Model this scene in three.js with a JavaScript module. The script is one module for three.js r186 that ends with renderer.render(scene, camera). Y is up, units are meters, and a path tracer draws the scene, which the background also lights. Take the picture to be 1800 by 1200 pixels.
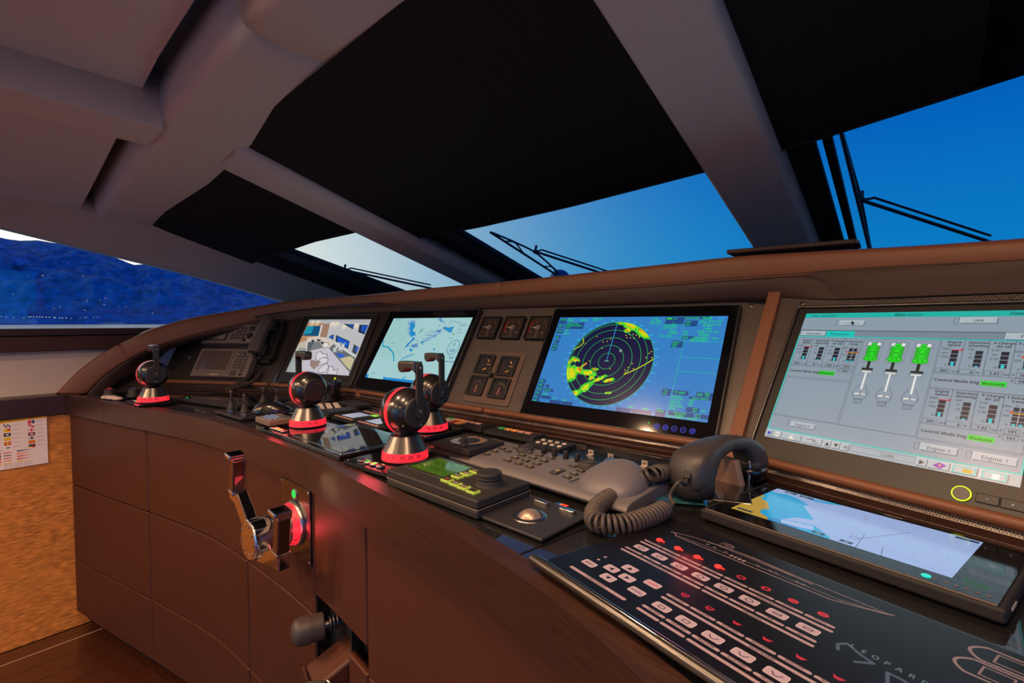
import * as THREE from 'three';
import { RoundedBoxGeometry } from 'three/addons/geometries/RoundedBoxGeometry.js';
import { mergeGeometries } from 'three/addons/utils/BufferGeometryUtils.js';
import { RectAreaLightUniformsLib } from 'three/addons/lights/RectAreaLightUniformsLib.js';
import { ImprovedNoise } from 'three/addons/math/ImprovedNoise.js';

// ---------------------------------------------------------------- camera, sky, exposure
// Boat axes: +x starboard, +y up, -z towards the bow; metres. The photographer stands at the starboard end of the helm.
const scene = new THREE.Scene();
const camera = new THREE.PerspectiveCamera(2 * Math.atan(600 / 865) * 180 / Math.PI, 1.5, 0.02, 30000);
camera.position.set(0, 1.3, 0);
camera.rotation.order = 'YXZ';
camera.rotation.set(-Math.atan(33 / 865), Math.atan(725 / 865), -0.001);
const renderer = new THREE.WebGLRenderer({ antialias: true });
renderer.toneMapping = THREE.LinearToneMapping;
renderer.toneMappingExposure = 1.0;
renderer.shadowMap.enabled = true;
RectAreaLightUniformsLib.init();

const DOWNLIGHT = 7.5;          // candela of one ceiling downlight
const WARM = new THREE.Color(1.0, 0.60, 0.34);
const SKY = 2.2;

function skyTexture() {          // dusk: afterglow low on the port beam, deep blue ahead, to starboard and overhead
  const W = 512, H = 256, d = new Float32Array(W * H * 4);
  const mix = (a, b, t) => a.map((x, i) => x + (b[i] - x) * t);
  const ss = (a, b, x) => { const t = Math.min(1, Math.max(0, (x - a) / (b - a))); return t * t * (3 - 2 * t); };
  for (let j = 0; j < H; j++) for (let i = 0; i < W; i++) {
    const el = ((j + 0.5) / H - 0.5) * Math.PI, az = ((i + 0.5) / W - 0.5) * 2 * Math.PI;
    const x = Math.cos(el) * Math.cos(az), z = Math.cos(el) * Math.sin(az);
    let off = Math.abs(Math.atan2(x, -z) + 1.92);           // angle round the horizon from the afterglow (on the port quarter)
    if (off > Math.PI) off = 2 * Math.PI - off;
    const e = Math.max(0, el) * 180 / Math.PI, o = off * 180 / Math.PI;
    let c = mix([0.004, 0.24, 0.64], [0.0, 0.10, 0.50], ss(0, 26, e));
    c = mix(c, [0.0, 0.06, 0.34], ss(26, 80, e));
    const glow = Math.exp(-Math.pow(o / 64, 5)) * Math.exp(-Math.pow(e / 26, 2));
    c = mix(c, [0.86, 0.86, 0.74].map((v) => v * (1 + 0.9 * Math.exp(-Math.pow(o / 40, 2)))), Math.min(1, glow * 1.1));
    const pale = Math.exp(-Math.pow(o / 84, 6)) * Math.exp(-Math.pow(e / 20, 2));
    c = mix(c, [0.10, 0.52, 0.68], 0.6 * pale * (1 - glow));
    for (let k = 0; k < 3; k++) d[(j * W + i) * 4 + k] = c[k] * SKY;
    d[(j * W + i) * 4 + 3] = 1;
  }
  const t = new THREE.DataTexture(d, W, H, THREE.RGBAFormat, THREE.FloatType);
  t.mapping = THREE.EquirectangularReflectionMapping; t.magFilter = THREE.LinearFilter; t.minFilter = THREE.LinearFilter; t.needsUpdate = true;
  return t;
}
scene.background = skyTexture();
scene.environment = scene.background;

// ---------------------------------------------------------------- helpers
let seed = 7;
const rnd = () => { seed = (seed * 1664525 + 1013904223) >>> 0; return seed / 4294967296; };
const used = {};
const numbered = (n) => { const k = used[n] = (used[n] ?? -1) + 1; return k ? `${n}_${String(k).padStart(3, '0')}` : n; };
const V = (x, y, z) => new THREE.Vector3(x, y, z);
const R = (d) => d * Math.PI / 180;
function tagged(o, label, category, group) { o.userData.label = label; o.userData.category = category; if (group) o.userData.group = group; return o; }
function thing(name, label, category, [x, y, z] = [0, 0, 0], turn = 0, group) {
  const o = new THREE.Group(); o.name = numbered(name); o.position.set(x, y, z); o.rotation.order = 'YXZ'; o.rotation.y = turn;
  scene.add(o); return tagged(o, label, category, group);
}
function metric(g) {             // uv in metres, from the side each triangle faces most
  g = g.index ? g.toNonIndexed() : g; const p = g.attributes.position, uv = new Float32Array(p.count * 2), a = V(), b = V(), c = V(), n = V();
  for (let i = 0; i < p.count; i += 3) {
    a.fromBufferAttribute(p, i); b.fromBufferAttribute(p, i + 1); c.fromBufferAttribute(p, i + 2);
    n.crossVectors(b.clone().sub(a), c.clone().sub(a)); const X = Math.abs(n.x), Y = Math.abs(n.y), Z = Math.abs(n.z);
    [a, b, c].forEach((q, k) => { const [s, t] = X >= Y && X >= Z ? [q.z, q.y] : Y >= Z ? [q.x, q.z] : [q.x, q.y]; uv[(i + k) * 2] = s; uv[(i + k) * 2 + 1] = t; });
  }
  g.setAttribute('uv', new THREE.BufferAttribute(uv, 2)); return g;
}
function mesh(name, g, mat, parent, kind) {
  if (Array.isArray(g)) g = join(g);
  if (mat.userData.metric) g = metric(g);
  const m = new THREE.Mesh(g, mat); m.name = parent === scene ? numbered(name) : name; m.castShadow = m.receiveShadow = true;
  if (kind) m.userData.kind = kind; parent.add(m); return m;
}
const struct = (name, g, mat, parent = scene) => mesh(name, g, mat, parent, parent === scene ? 'structure' : undefined);
const join = (gs) => gs.length === 1 ? gs[0] : mergeGeometries(gs.map((g) => { g = g.index ? g.toNonIndexed() : g; for (const k of Object.keys(g.attributes)) if (!['position', 'normal', 'uv'].includes(k)) g.deleteAttribute(k); return g; }));
const box = (w, h, d, x = 0, y = 0, z = 0) => new THREE.BoxGeometry(w, h, d).translate(x, y, z);
const rbox = (w, h, d, r = 0.002, x = 0, y = 0, z = 0, s = 2) => new RoundedBoxGeometry(w, h, d, s, Math.min(r, w / 2.01, h / 2.01, d / 2.01)).translate(x, y, z);
const cyl = (r1, r2, h, x = 0, y = 0, z = 0, s = 32) => new THREE.CylinderGeometry(r1, r2, h, s).translate(x, y, z);   // r1 top, y is the middle
const cylZ = (r1, r2, h, x = 0, y = 0, z = 0, s = 32) => new THREE.CylinderGeometry(r1, r2, h, s).rotateX(Math.PI / 2).translate(x, y, z); // r1 at +z
const cylX = (r1, r2, h, x = 0, y = 0, z = 0, s = 32) => new THREE.CylinderGeometry(r1, r2, h, s).rotateZ(-Math.PI / 2).translate(x, y, z); // r1 at +x
const lathe = (pts, s = 40) => new THREE.LatheGeometry(pts.map(([x, y]) => new THREE.Vector2(x, y)), s);
const tube = (pts, r, seg = 40, rs = 8, closed = false) => new THREE.TubeGeometry(new THREE.CatmullRomCurve3(pts.map((p) => p.isVector3 ? p : V(...p)), closed), seg, r, rs, closed);
const rod = (a, b, r, s = 10) => { const A = V(...a), B = V(...b), d = B.clone().sub(A), g = new THREE.CylinderGeometry(r, r, d.length(), s); g.applyQuaternion(new THREE.Quaternion().setFromUnitVectors(V(0, 1, 0), d.normalize())); return g.translate((a[0] + b[0]) / 2, (a[1] + b[1]) / 2, (a[2] + b[2]) / 2); };
const rr = (w, h, r, x = 0, y = 0) => { const s = new THREE.Shape(), a = x - w / 2, b = y - h / 2; s.moveTo(a + r, b); s.lineTo(a + w - r, b); s.quadraticCurveTo(a + w, b, a + w, b + r); s.lineTo(a + w, b + h - r); s.quadraticCurveTo(a + w, b + h, a + w - r, b + h); s.lineTo(a + r, b + h); s.quadraticCurveTo(a, b + h, a, b + h - r); s.lineTo(a, b + r); s.quadraticCurveTo(a, b, a + r, b); return s; };
const poly = (pts) => new THREE.Shape(pts.map(([x, y]) => new THREE.Vector2(x, y)));
const ext = (s, depth, bevel = 0, seg = 2) => new THREE.ExtrudeGeometry(s, { depth, bevelEnabled: bevel > 0, bevelThickness: bevel, bevelSize: bevel, bevelOffset: -bevel, bevelSegments: seg, curveSegments: 10 });
function frame(w, h, iw, ih, r, depth, bevel, ix = 0, iy = 0) { const s = rr(w, h, r); s.holes.push(new THREE.Path(rr(iw, ih, 0.0015, ix, iy).getPoints(4))); return ext(s, depth, bevel); }
function loft(rows, closeU = false, caps = false) { // rows of equal length of [x,y,z] -> smooth skin
  const n = rows[0].length, pos = [], uv = [], idx = [];
  rows.forEach((r, i) => r.forEach((p, j) => { pos.push(...p); uv.push(i / (rows.length - 1), j / (n - 1)); }));
  for (let i = 0; i + 1 < rows.length; i++) for (let j = 0; j < (closeU ? n : n - 1); j++) { const a = i * n + j, b = i * n + (j + 1) % n, c = a + n, d = b + n; idx.push(a, b, c, b, d, c); }
  if (caps) for (const i of [0, rows.length - 1]) for (let j = 1; j + 1 < n; j++) i ? idx.push(i * n, i * n + j, i * n + j + 1) : idx.push(0, j + 1, j);
  const g = new THREE.BufferGeometry(); g.setAttribute('position', new THREE.Float32BufferAttribute(pos, 3)); g.setAttribute('uv', new THREE.Float32BufferAttribute(uv, 2)); g.setIndex(idx); g.computeVertexNormals(); return g;
}
const flatLoft = (...a) => { const g = loft(...a).toNonIndexed(); g.computeVertexNormals(); return g; };
const lerpTable = (T, x) => { if (x <= T[0][0]) return T[0][1]; for (let i = 1; i < T.length; i++) if (x <= T[i][0]) { const [a, b] = [T[i - 1], T[i]]; return b[0] === a[0] ? b[1] : a[1] + (b[1] - a[1]) * (x - a[0]) / (b[0] - a[0]); } return T[T.length - 1][1]; };

// ---------------------------------------------------------------- textures and materials
const noise = new ImprovedNoise();
function dataTex(n, f, srgb = true, m = n) {
  const a = new Uint8Array(n * m * 4);
  for (let j = 0; j < m; j++) for (let i = 0; i < n; i++) { const c = f(i / n, j / m); for (let k = 0; k < 3; k++) a[(j * n + i) * 4 + k] = Math.max(0, Math.min(255, Math.round(255 * (Array.isArray(c) ? c[k] : c)))); a[(j * n + i) * 4 + 3] = 255; }
  const t = new THREE.DataTexture(a, n, m, THREE.RGBAFormat); t.wrapS = t.wrapT = THREE.RepeatWrapping; t.magFilter = THREE.LinearFilter; t.minFilter = THREE.LinearMipmapLinearFilter; t.generateMipmaps = true;
  if (srgb) t.colorSpace = THREE.SRGBColorSpace; t.needsUpdate = true; return t;
}
const tile = (u, v, f, z = 0) => { const a = u * f, b = v * f, w = (x) => x; return (noise.noise(a, b, z) * (1 - u) * (1 - v) + noise.noise(a - f, b, z) * u * (1 - v) + noise.noise(a, b - f, z) * (1 - u) * v + noise.noise(a - f, b - f, z) * u * v); };
const hash = (i, j) => { let t = (i * 374761393 + j * 668265263) | 0; t = Math.imul(t ^ (t >>> 13), 1274126177); return ((t ^ (t >>> 16)) >>> 0) / 4294967296; };
const sized = (t, u, v = u) => { const c = t.clone(); c.repeat.set(1 / u, 1 / v); c.needsUpdate = true; return c; };
const T = {
  leather: dataTex(256, (u, v) => 0.5 + 0.35 * tile(u, v, 40, 1) + 0.25 * tile(u, v, 90, 2), false),
  fine: dataTex(256, (u, v) => 0.5 + 0.3 * tile(u, v, 60, 3) + 0.3 * (hash((u * 256) | 0, (v * 256) | 0) - 0.5), false),
  wood: dataTex(512, (u, v) => { const g = 0.5 + 0.3 * tile(u * 0.25, v, 44, 4) + 0.22 * tile(u * 0.12, v, 120, 5) + 0.12 * tile(u, v, 6, 6); return [g, g, g].map((x) => 0.62 + 0.5 * (x - 0.5)); }),
  oak: dataTex(512, (u, v) => { const g = 0.22 * tile(u * 0.3, v, 60, 8) + 0.2 * tile(u * 0.16, v, 130, 9) + 0.16 * tile(u * 0.6, v, 14, 10); return [0.86 + g, 0.84 + g * 1.05, 0.80 + g * 1.1]; }),
  carbon: dataTex(64, (u, v) => { const i = Math.floor(u * 8), j = Math.floor(v * 8), over = ((i + j) % 4 + 4) % 4 < 2; const s = over ? (u * 8) % 1 : (v * 8) % 1; return (over ? 0.34 : 0.16) + 0.12 * Math.sin(s * Math.PI); }),
  holes: dataTex(128, (u, v) => { const f = (x) => x - Math.floor(x); let d = 9; for (const [a, b] of [[0.5, 0.25], [0, 0.75]]) d = Math.min(d, Math.hypot(Math.min(f(u * 4 - a), 1 - f(u * 4 - a)), (Math.min(f(v * 2 - b), 1 - f(v * 2 - b))) * 2 * 0.87)); return d < 0.3 ? 0.04 : d < 0.38 ? 0.5 : 0.92; }),
  blind: dataTex(256, (u, v) => 0.75 + 0.5 * (hash((u * 256) | 0, 3) - 0.5) + 0.25 * (hash((u * 256) | 0, (v * 64) | 0) - 0.5)),
};
function std(o, metricUV) { const m = new THREE.MeshStandardMaterial(o); m.userData.metric = !!metricUV; return m; }
function phys(o, metricUV) { const m = new THREE.MeshPhysicalMaterial(o); m.userData.metric = !!metricUV; return m; }
const lin = (r, g, b) => new THREE.Color(r, g, b);
const M = {
  suede: std({ color: lin(0.76, 0.72, 0.68), roughness: 0.9, bumpMap: sized(T.fine, 0.12), bumpScale: 0.0003 }, true),
  suedeWarm: std({ color: lin(0.66, 0.57, 0.46), roughness: 0.9, bumpMap: sized(T.fine, 0.12), bumpScale: 0.0003 }, true),
  leather: phys({ color: lin(0.060, 0.016, 0.006), roughness: 0.55, bumpMap: sized(T.leather, 0.09), bumpScale: 0.0004 }, true),
  hide: phys({ color: lin(0.20, 0.078, 0.036), roughness: 0.5, bumpMap: sized(T.leather, 0.09), bumpScale: 0.0004 }, true),
  hideDark: phys({ color: lin(0.045, 0.022, 0.016), roughness: 0.6, bumpMap: sized(T.leather, 0.09), bumpScale: 0.0004 }, true),
  wenge: phys({ color: lin(0.10, 0.038, 0.024), map: sized(T.wood, 0.5, 0.14), roughness: 0.42, clearcoat: 0.25, clearcoatRoughness: 0.3 }, true),
  wengeUp: phys({ color: lin(0.12, 0.05, 0.036), map: sized(T.wood, 0.5, 0.14), roughness: 0.42 }, true),
  oak: phys({ color: lin(0.75, 0.30, 0.06), map: sized(T.oak, 0.55, 0.5), roughness: 0.5 }, true),
  floor: phys({ color: lin(0.15, 0.045, 0.02), map: sized(T.wood, 0.12, 0.6), roughness: 0.3, clearcoat: 0.5, clearcoatRoughness: 0.15 }, true),
  caulk: std({ color: lin(0.50, 0.33, 0.20), roughness: 0.5 }),
  carbon: phys({ color: lin(0.05, 0.048, 0.052), map: sized(T.carbon, 0.012), roughness: 0.5, clearcoat: 1, clearcoatRoughness: 0.02 }, true),
  mesh: phys({ clearcoat: 0.3, clearcoatRoughness: 0.2, color: lin(0.27, 0.225, 0.20), map: sized(T.holes, 0.016, 0.0139), roughness: 0.42, metalness: 0.35, bumpMap: sized(T.holes, 0.016, 0.0139), bumpScale: 0.0006 }, true),
  meshPlain: phys({ color: lin(0.24, 0.20, 0.175), map: sized(T.carbon, 0.010), roughness: 0.45, clearcoat: 0.6, clearcoatRoughness: 0.10 }, true),
  blind: std({ color: lin(0.020, 0.016, 0.016), map: sized(T.blind, 0.3), roughness: 0.85 }, true),
  black: std({ color: lin(0.012, 0.012, 0.013), roughness: 0.45 }),
  soft: std({ color: lin(0.016, 0.015, 0.016), roughness: 0.6 }),
  gloss: phys({ color: lin(0.006, 0.006, 0.007), roughness: 0.25, clearcoat: 1, clearcoatRoughness: 0.04 }),
  glassBlack: phys({ color: lin(0.004, 0.004, 0.005), roughness: 0.06 }),
  sphere: phys({ color: lin(0.010, 0.009, 0.009), roughness: 0.28, clearcoat: 0.7, clearcoatRoughness: 0.12 }),
  anod: std({ color: lin(0.045, 0.045, 0.050), roughness: 0.38, metalness: 0.55 }),
  frameBlack: std({ color: lin(0.008, 0.008, 0.009), roughness: 0.7 }),
  frameBlue: std({ color: lin(0.06, 0.075, 0.09), roughness: 0.5 }),
  grey: std({ color: lin(0.13, 0.125, 0.14), roughness: 0.45 }),
  greyKey: std({ color: lin(0.05, 0.045, 0.045), roughness: 0.5 }),
  radio: std({ color: lin(0.17, 0.135, 0.11), roughness: 0.5 }),
  handset: std({ color: lin(0.06, 0.05, 0.045), roughness: 0.5 }),
  steel: std({ color: lin(0.42, 0.41, 0.40), roughness: 0.28, metalness: 1 }),
  darkSteel: std({ color: lin(0.13, 0.125, 0.12), roughness: 0.3, metalness: 0.9 }),
  chrome: std({ color: lin(0.78, 0.76, 0.74), roughness: 0.09, metalness: 1 }),
  lilac: std({ color: lin(0.45, 0.42, 0.42), roughness: 0.5 }),
  burl: phys({ color: lin(0.085, 0.018, 0.010), map: sized(T.wood, 0.05, 0.3), roughness: 0.3, clearcoat: 1, clearcoatRoughness: 0.05 }, true),
  ivory: std({ color: lin(0.62, 0.52, 0.42), roughness: 0.5 }),
  orangeKey: std({ color: lin(0.75, 0.36, 0.10), roughness: 0.5 }), redKey: std({ color: lin(0.55, 0.03, 0.03), roughness: 0.5 }), greenKey: std({ color: lin(0.02, 0.40, 0.10), roughness: 0.5 }), pinkKey: std({ color: lin(0.55, 0.28, 0.24), roughness: 0.5 }),
  lime: std({ color: lin(0.30, 0.42, 0.05), roughness: 0.5, emissive: lin(0.30, 0.42, 0.05), emissiveIntensity: 0.35 }),
  glass: phys({ color: lin(0.455, 0.46, 0.46), roughness: 0, transmission: 1, thickness: 0, ior: 1.5 }),  // tint added to dim the bright sky seen through the panes
  clearGlass: phys({ color: lin(0.97, 0.98, 0.98), roughness: 0, transmission: 1, thickness: 0 }),
  lens: phys({ color: lin(1, 1, 1), roughness: 0.03, transmission: 1, thickness: 0 }),
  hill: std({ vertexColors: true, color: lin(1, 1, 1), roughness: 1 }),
  sea: std({ color: lin(0.10, 0.14, 0.17), roughness: 0.35 }),
  hull: std({ color: lin(0.5, 0.5, 0.5), roughness: 0.6 }),
  domeBlue: std({ color: lin(0.05, 0.10, 0.25), roughness: 0.4 }),
  white: std({ color: lin(0.7, 0.68, 0.64), roughness: 0.5 }),
  alu: std({ color: lin(0.62, 0.55, 0.50), roughness: 0.35, metalness: 0.7 }),
};
const glow = (r, g, b, k = 1) => std({ color: lin(r * 0.2, g * 0.2, b * 0.2), emissive: lin(r, g, b), emissiveIntensity: k, roughness: 0.4 });
M.red = glow(1, 0.035, 0.05, 1.0); M.green = glow(0.01, 0.75, 0.08, 0.9); M.lampGlow = glow(1, 0.72, 0.42, 9); M.yellowGlow = glow(0.75, 0.95, 0.02, 0.9); M.blueGlow = glow(0.10, 0.12, 0.95, 0.8); M.tealGlow = glow(0.02, 0.75, 0.6, 0.9); M.redGlow = glow(1, 0.04, 0.03, 1.1); M.whiteGlow = glow(0.7, 0.72, 0.8, 0.35);
function canvas(w, h, draw) { const c = document.createElement('canvas'); c.width = w; c.height = h; const g = c.getContext('2d'); draw(g, w, h); const t = new THREE.CanvasTexture(c); t.colorSpace = THREE.SRGBColorSpace; t.anisotropy = 8; return t; }
const screenMat = (t, k = 1, rough = 0.22) => phys({ color: lin(0.01, 0.01, 0.012), emissive: lin(1, 1, 1), emissiveMap: t, emissiveIntensity: k, roughness: rough });
const printMat = (t, rough = 0.5) => std({ map: t, roughness: rough });
const plane = (w, h, x = 0, y = 0, z = 0) => new THREE.PlaneGeometry(w, h).translate(x, y, z);
const planeUp = (w, d, x = 0, y = 0, z = 0) => new THREE.PlaneGeometry(w, d).rotateX(-Math.PI / 2).translate(x, y, z);
const text = (g, s, x, y, px, color, font = 'sans-serif', align = 'left', weight = '') => { g.fillStyle = color; g.font = `${weight} ${px}px ${font}`; g.textAlign = align; g.textBaseline = 'middle'; g.fillText(s, x, y); };
// ---------------------------------------------------------------- facets of the dashboard (u to starboard, v up the slope, w out of the face)
function facet(x, z, yaw, tilt) { const o = new THREE.Object3D(); o.rotation.order = 'YXZ'; o.position.set(x, 1, z); o.rotation.set(-R(tilt), R(yaw), 0); o.updateMatrix(); return o; }
const FC = facet(-1.0, -1.09, 0.6, 31.3), FR = facet(-0.30, -1.055, -18, 31.3), FL = facet(-1.70, -1.085, 14.5, 30.5), FP = facet(-2.1938, -0.9573, 27, 30.5);
const onF = (F, u, v, w = 0) => V(u, v, w).applyMatrix4(F.matrix);
function onFacet(F, name, label, category, u, v, w = 0, group) { const p = onF(F, u, v, w), t = thing(name, label, category, [p.x, p.y, p.z], 0, group); t.rotation.copy(F.rotation); return t; }
const LIP = [[-2.76, -0.365], [-2.4, -0.43], [-2.0, -0.507], [-1.71, -0.552], [-1.44, -0.561], [-1.19, -0.557], [-1.0, -0.542], [-0.744, -0.508], [-0.63, -0.494], [-0.5, -0.475], [-0.349, -0.441], [-0.276, -0.421], [-0.188, -0.384], [0, -0.31], [0.3, -0.18], [0.7, 0.0], [1.13, 0.18]];
const lipCurve = new THREE.CatmullRomCurve3(LIP.map(([x, z]) => V(x, 0, z)), false, 'centripetal').getSpacedPoints(220);
const lipZ = (x) => lerpTable(lipCurve.map((p) => [p.x, p.z]), x);
const lipRun = (x0, x1, off, n = 24) => Array.from({ length: n + 1 }, (_, i) => { const x = x0 + (x1 - x0) * i / n, s = (lipZ(x + 0.01) - lipZ(x - 0.01)) / 0.02, l = Math.hypot(1, s); return [x + off * s / l, lipZ(x) - off / l]; });
function curvedSlab(x0, x1, off, depth, y0, y1, n = 24) { // a board that follows the front edge of the counter
  const a = lipRun(x0, x1, off, n), b = lipRun(x0, x1, off + depth, n);
  return flatLoft(a.map(([x, z], i) => [[x, y0, z], [x, y1, z], [b[i][0], y1, b[i][1]], [b[i][0], y0, b[i][1]]]), true, true);
}

// ---------------------------------------------------------------- the room
const GS = 0.287, glassY0 = (x) => lerpTable([[-2.82, 1.765], [-1.96, 1.935], [-0.43, 2.062], [0.5, 2.062], [1.15, 1.93]], x);
const glassY = (x, z, d = 0) => glassY0(x) + d + GS * (z + 0.75);
const headY = (x) => lerpTable([[-2.95, 1.735], [-2.785, 1.762], [-1.919, 1.902], [-1.293, 1.985], [-0.85, 2.013], [-0.4, 2.02], [0.1, 1.985], [0.7, 1.902], [1.3, 1.80]], x);
const floor = struct('floor', box(4.3, 0.06, 4.2, -0.82, -0.045, 0.85), M.frameBlack);
{
  const g = rbox(0.1005, 0.014, 3.9, 0.001, 0, -0.008, 0, 1), c = box(0.004, 0.013, 3.9, 0, -0.0078, 0);
  for (let k = 0; k < 38; k++) { const x = -2.7085 + 0.1045 * k; const p = struct('plank', k ? g.clone().translate(x, 0, 0.8 + 0.001 * (k % 3)) : rbox(0.092, 0.014, 3.9, 0.001, -2.708, -0.008, 0.8, 1), M.floor, floor); p.position.y = 0; const s = struct('caulk_line', c, M.caulk, floor); s.position.set(-2.6615 + 0.1045 * k - 0.001, 0, 0.8); }
}
const wallLeft = struct('wall_left', [box(0.10, 0.92, 4.2, -2.81, 0.46, 0.85)], M.oak);
struct('ledge', rbox(0.15, 0.08, 3.1, 0.004, -2.825, 0.96, 1.17), M.wenge, wallLeft);
struct('side_lining', box(0.08, 0.19, 5.6, -2.90, 1.09, -0.25), M.suedeWarm, wallLeft);
struct('sill_box', rbox(0.11, 0.062, 5.6, 0.004, -2.885, 1.213, -0.25), M.leather, wallLeft);
struct('sill_strip', rbox(0.10, 0.030, 5.6, 0.003, -2.905, 1.262, -0.25), M.hideDark, wallLeft);
struct('outer_skin', box(0.05, 1.3, 5.6, -2.975, 0.62, -0.25), M.hull, wallLeft);
const sideTop = [[-3.3, 1.10], [-1.98, 1.275], [-1.336, 1.441], [-1.061, 1.511], [-0.8, 1.572], [-0.575, 1.617], [-0.381, 1.658], [-0.21, 1.694], [0.2, 1.735], [2.7, 1.735]];
const railTop = [[-3.3, 1.02], [-1.747, 1.497], [-1.316, 1.613], [-1.021, 1.688], [-0.75, 1.748], [-0.5, 1.765], [-0.3, 1.792], [2.7, 1.80]];
{
  const zs = [-3.1, -2.5, -1.98, -1.65, -1.336, -1.061, -0.8, -0.575, -0.381, -0.21, 0.2, 1.2, 2.7];
  struct('trim_1', loft(zs.map((z) => { const a = lerpTable(sideTop, z), b = Math.max(lerpTable(railTop, z), a + 0.03); return [[-2.905, a, z], [-2.895, a + 0.002, z], [-2.84, (a + b) / 2 + 0.004, z], [-2.785, b, z], [-2.775, b + 0.012, z], [-2.80, b + 0.08, z], [-2.98, b + 0.08, z], [-2.98, a, z]]; }), true, true), M.suedeWarm);
  struct('bow_lining', [ext(poly([[-3.2, 1.0], [-1.9, 1.0], [-1.9, 1.295], [-3.2, 1.08]]), 0.06).rotateY(-Math.PI / 2).translate(-2.9, 0, 0)], M.suedeWarm, wallLeft);
}
struct('window_1', new THREE.ShapeGeometry(poly([[-2.1, 1.22], [2.7, 1.22], [2.7, 1.76], [0.2, 1.76], [-0.21, 1.72], [-0.8, 1.60], [-1.336, 1.466], [-2.1, 1.28]].map(([z, y]) => [-z, y]))).rotateY(Math.PI / 2).translate(-2.937, 0, 0), M.glass);
// starboard side: unseen open doorways, here and aft, added to let in dusk light
struct('wall_right', [box(0.08, 1.28, 2.3, 1.19, 0.64, -1.95), box(0.08, 0.45, 5.9, 1.19, 2.12, -0.15), box(0.08, 0.7, 1.0, 1.19, 1.6, -2.6), box(0.08, 2.3, 1.2, 1.19, 1.15, 2.2)], M.suedeWarm);
struct('window_5', box(0.004, 0.64, 1.4, 1.19, 1.60, -1.45), M.glass);
struct('wall_back', [box(0.9, 2.5, 0.08, -2.5, 1.25, 2.74), box(0.7, 2.5, 0.08, 0.95, 1.25, 2.74), box(2.7, 0.5, 0.08, -0.72, 2.25, 2.74)], M.suedeWarm);
struct('added_door_1', [box(0.05, 2.0, 0.05, -2.04, 1.0, 2.74), box(0.05, 2.0, 0.05, 0.60, 1.0, 2.74), box(2.7, 0.05, 0.05, -0.72, 1.98, 2.74)], M.alu);
struct('added_door_2', [box(0.05, 1.9, 0.05, 1.18, 0.95, -0.78), box(0.05, 1.9, 0.05, 1.18, 0.95, 1.58), box(0.05, 0.05, 2.4, 1.18, 1.88, 0.4)], M.alu);
{ // cambered ceiling lining between the side rails, aft of the header, and the deck above it
  const prof = [[-2.81, 1.787], [-2.2, 1.927], [-1.66, 2.05], [-1.2, 2.105], [-0.6, 2.12], [-0.1, 2.10], [0.4, 2.02], [1.16, 1.86]];
  struct('ceiling', ext(poly([...prof, ...prof.slice().reverse().map(([x, y]) => [x, y + 0.03])]), 3.14).translate(0, 0, -0.445), M.suede);
  struct('roof', [ext(poly([[-3.0, 1.84], [-2.2, 2.05], [-1.2, 2.25], [-0.3, 2.25], [0.5, 2.16], [1.24, 1.98], [1.24, 2.03], [0.5, 2.21], [-0.3, 2.30], [-1.2, 2.30], [-2.2, 2.10], [-3.0, 1.89]]), 3.5).translate(0, 0, -0.76)], M.hull);
}
function alongHeader(x0, x1, n, sec) { return loft(Array.from({ length: n + 1 }, (_, i) => { const x = x0 + (x1 - x0) * i / n, h = headY(x); return sec.map(([dz, dy]) => [x, h + dy, dz]); }), true, true); }
{
  const sec = [[-0.752, 0.15], [-0.752, 0.004], [-0.745, 0], [-0.60, -0.002], [-0.525, 0.000], [-0.508, 0.006], [-0.497, 0.018], [-0.492, 0.034], [-0.490, 0.075], [-0.490, 0.20]];
  const header = struct('beam', [box(4.0, 0.03, 0.2, -0.85, 2.27, -0.62)], M.hull);
  struct('header_panel', alongHeader(-2.93, -1.2415, 14, sec), M.suede, header);
  struct('header_panel', alongHeader(-1.2385, 1.14, 16, sec), M.suede, header);
  const b = loft([[-0.497, 0], [2.6, 0.05]].map(([z, up]) => [[-1.83, 2.06], [-1.832, 1.912], [-1.842, 1.90], [-2.005, 1.893], [-2.018, 1.904], [-2.02, 2.06]].map(([x, y]) => [x, y + up, z])), true, true);
  struct('beam', b, M.suede);
}
// windscreen: mullions, panes, inner frames
const raked = (sec, z0 = -0.72, z1 = -3.05) => loft([z0, z1].map((z) => sec.map(([x, y]) => [x, y + GS * (z + 0.75), z])), true, true);
struct('mullion', raked([[-2.095, 1.935], [-2.06, 1.892], [-2.05, 1.881], [-2.04, 1.88], [-1.885, 1.88], [-1.872, 1.883], [-1.864, 1.892], [-1.80, 1.932]]), M.suede);
struct('mullion', raked([[-0.565, 2.06], [-0.541, 2.012], [-0.535, 2.003], [-0.525, 2.0], [-0.348, 2.0], [-0.337, 2.004], [-0.331, 2.014], [-0.312, 2.06]]), M.suede);
const pane = (x0, x1, d, z0, z1) => flatLoft([[[x0, glassY(x0, z0, d), z0], [x0, glassY(x0, z1, d), z1]], [[x1, glassY(x1, z0, d), z0], [x1, glassY(x1, z1, d), z1]]]);
struct('window_2', pane(-2.79, -1.97, 0.01, -0.78, -3.1), M.glass); struct('window_3', pane(-1.97, -0.43, 0.01, -0.78, -3.1), M.glass); struct('window_4', pane(-0.43, 1.14, 0.01, -0.78, -3.1), M.glass);
const strip = (xa, xb, h, d, z0 = -0.8, z1 = -3.06, ya = 0) => flatLoft([z0, z1].map((z, k) => { const [a, b] = k ? xb : xa; return [[a, glassY(a, z, d), z], [b, glassY(b, z, d), z], [b, glassY(b, z, d + h), z], [a, glassY(a, z, d + h), z]]; }), true, true);
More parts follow.
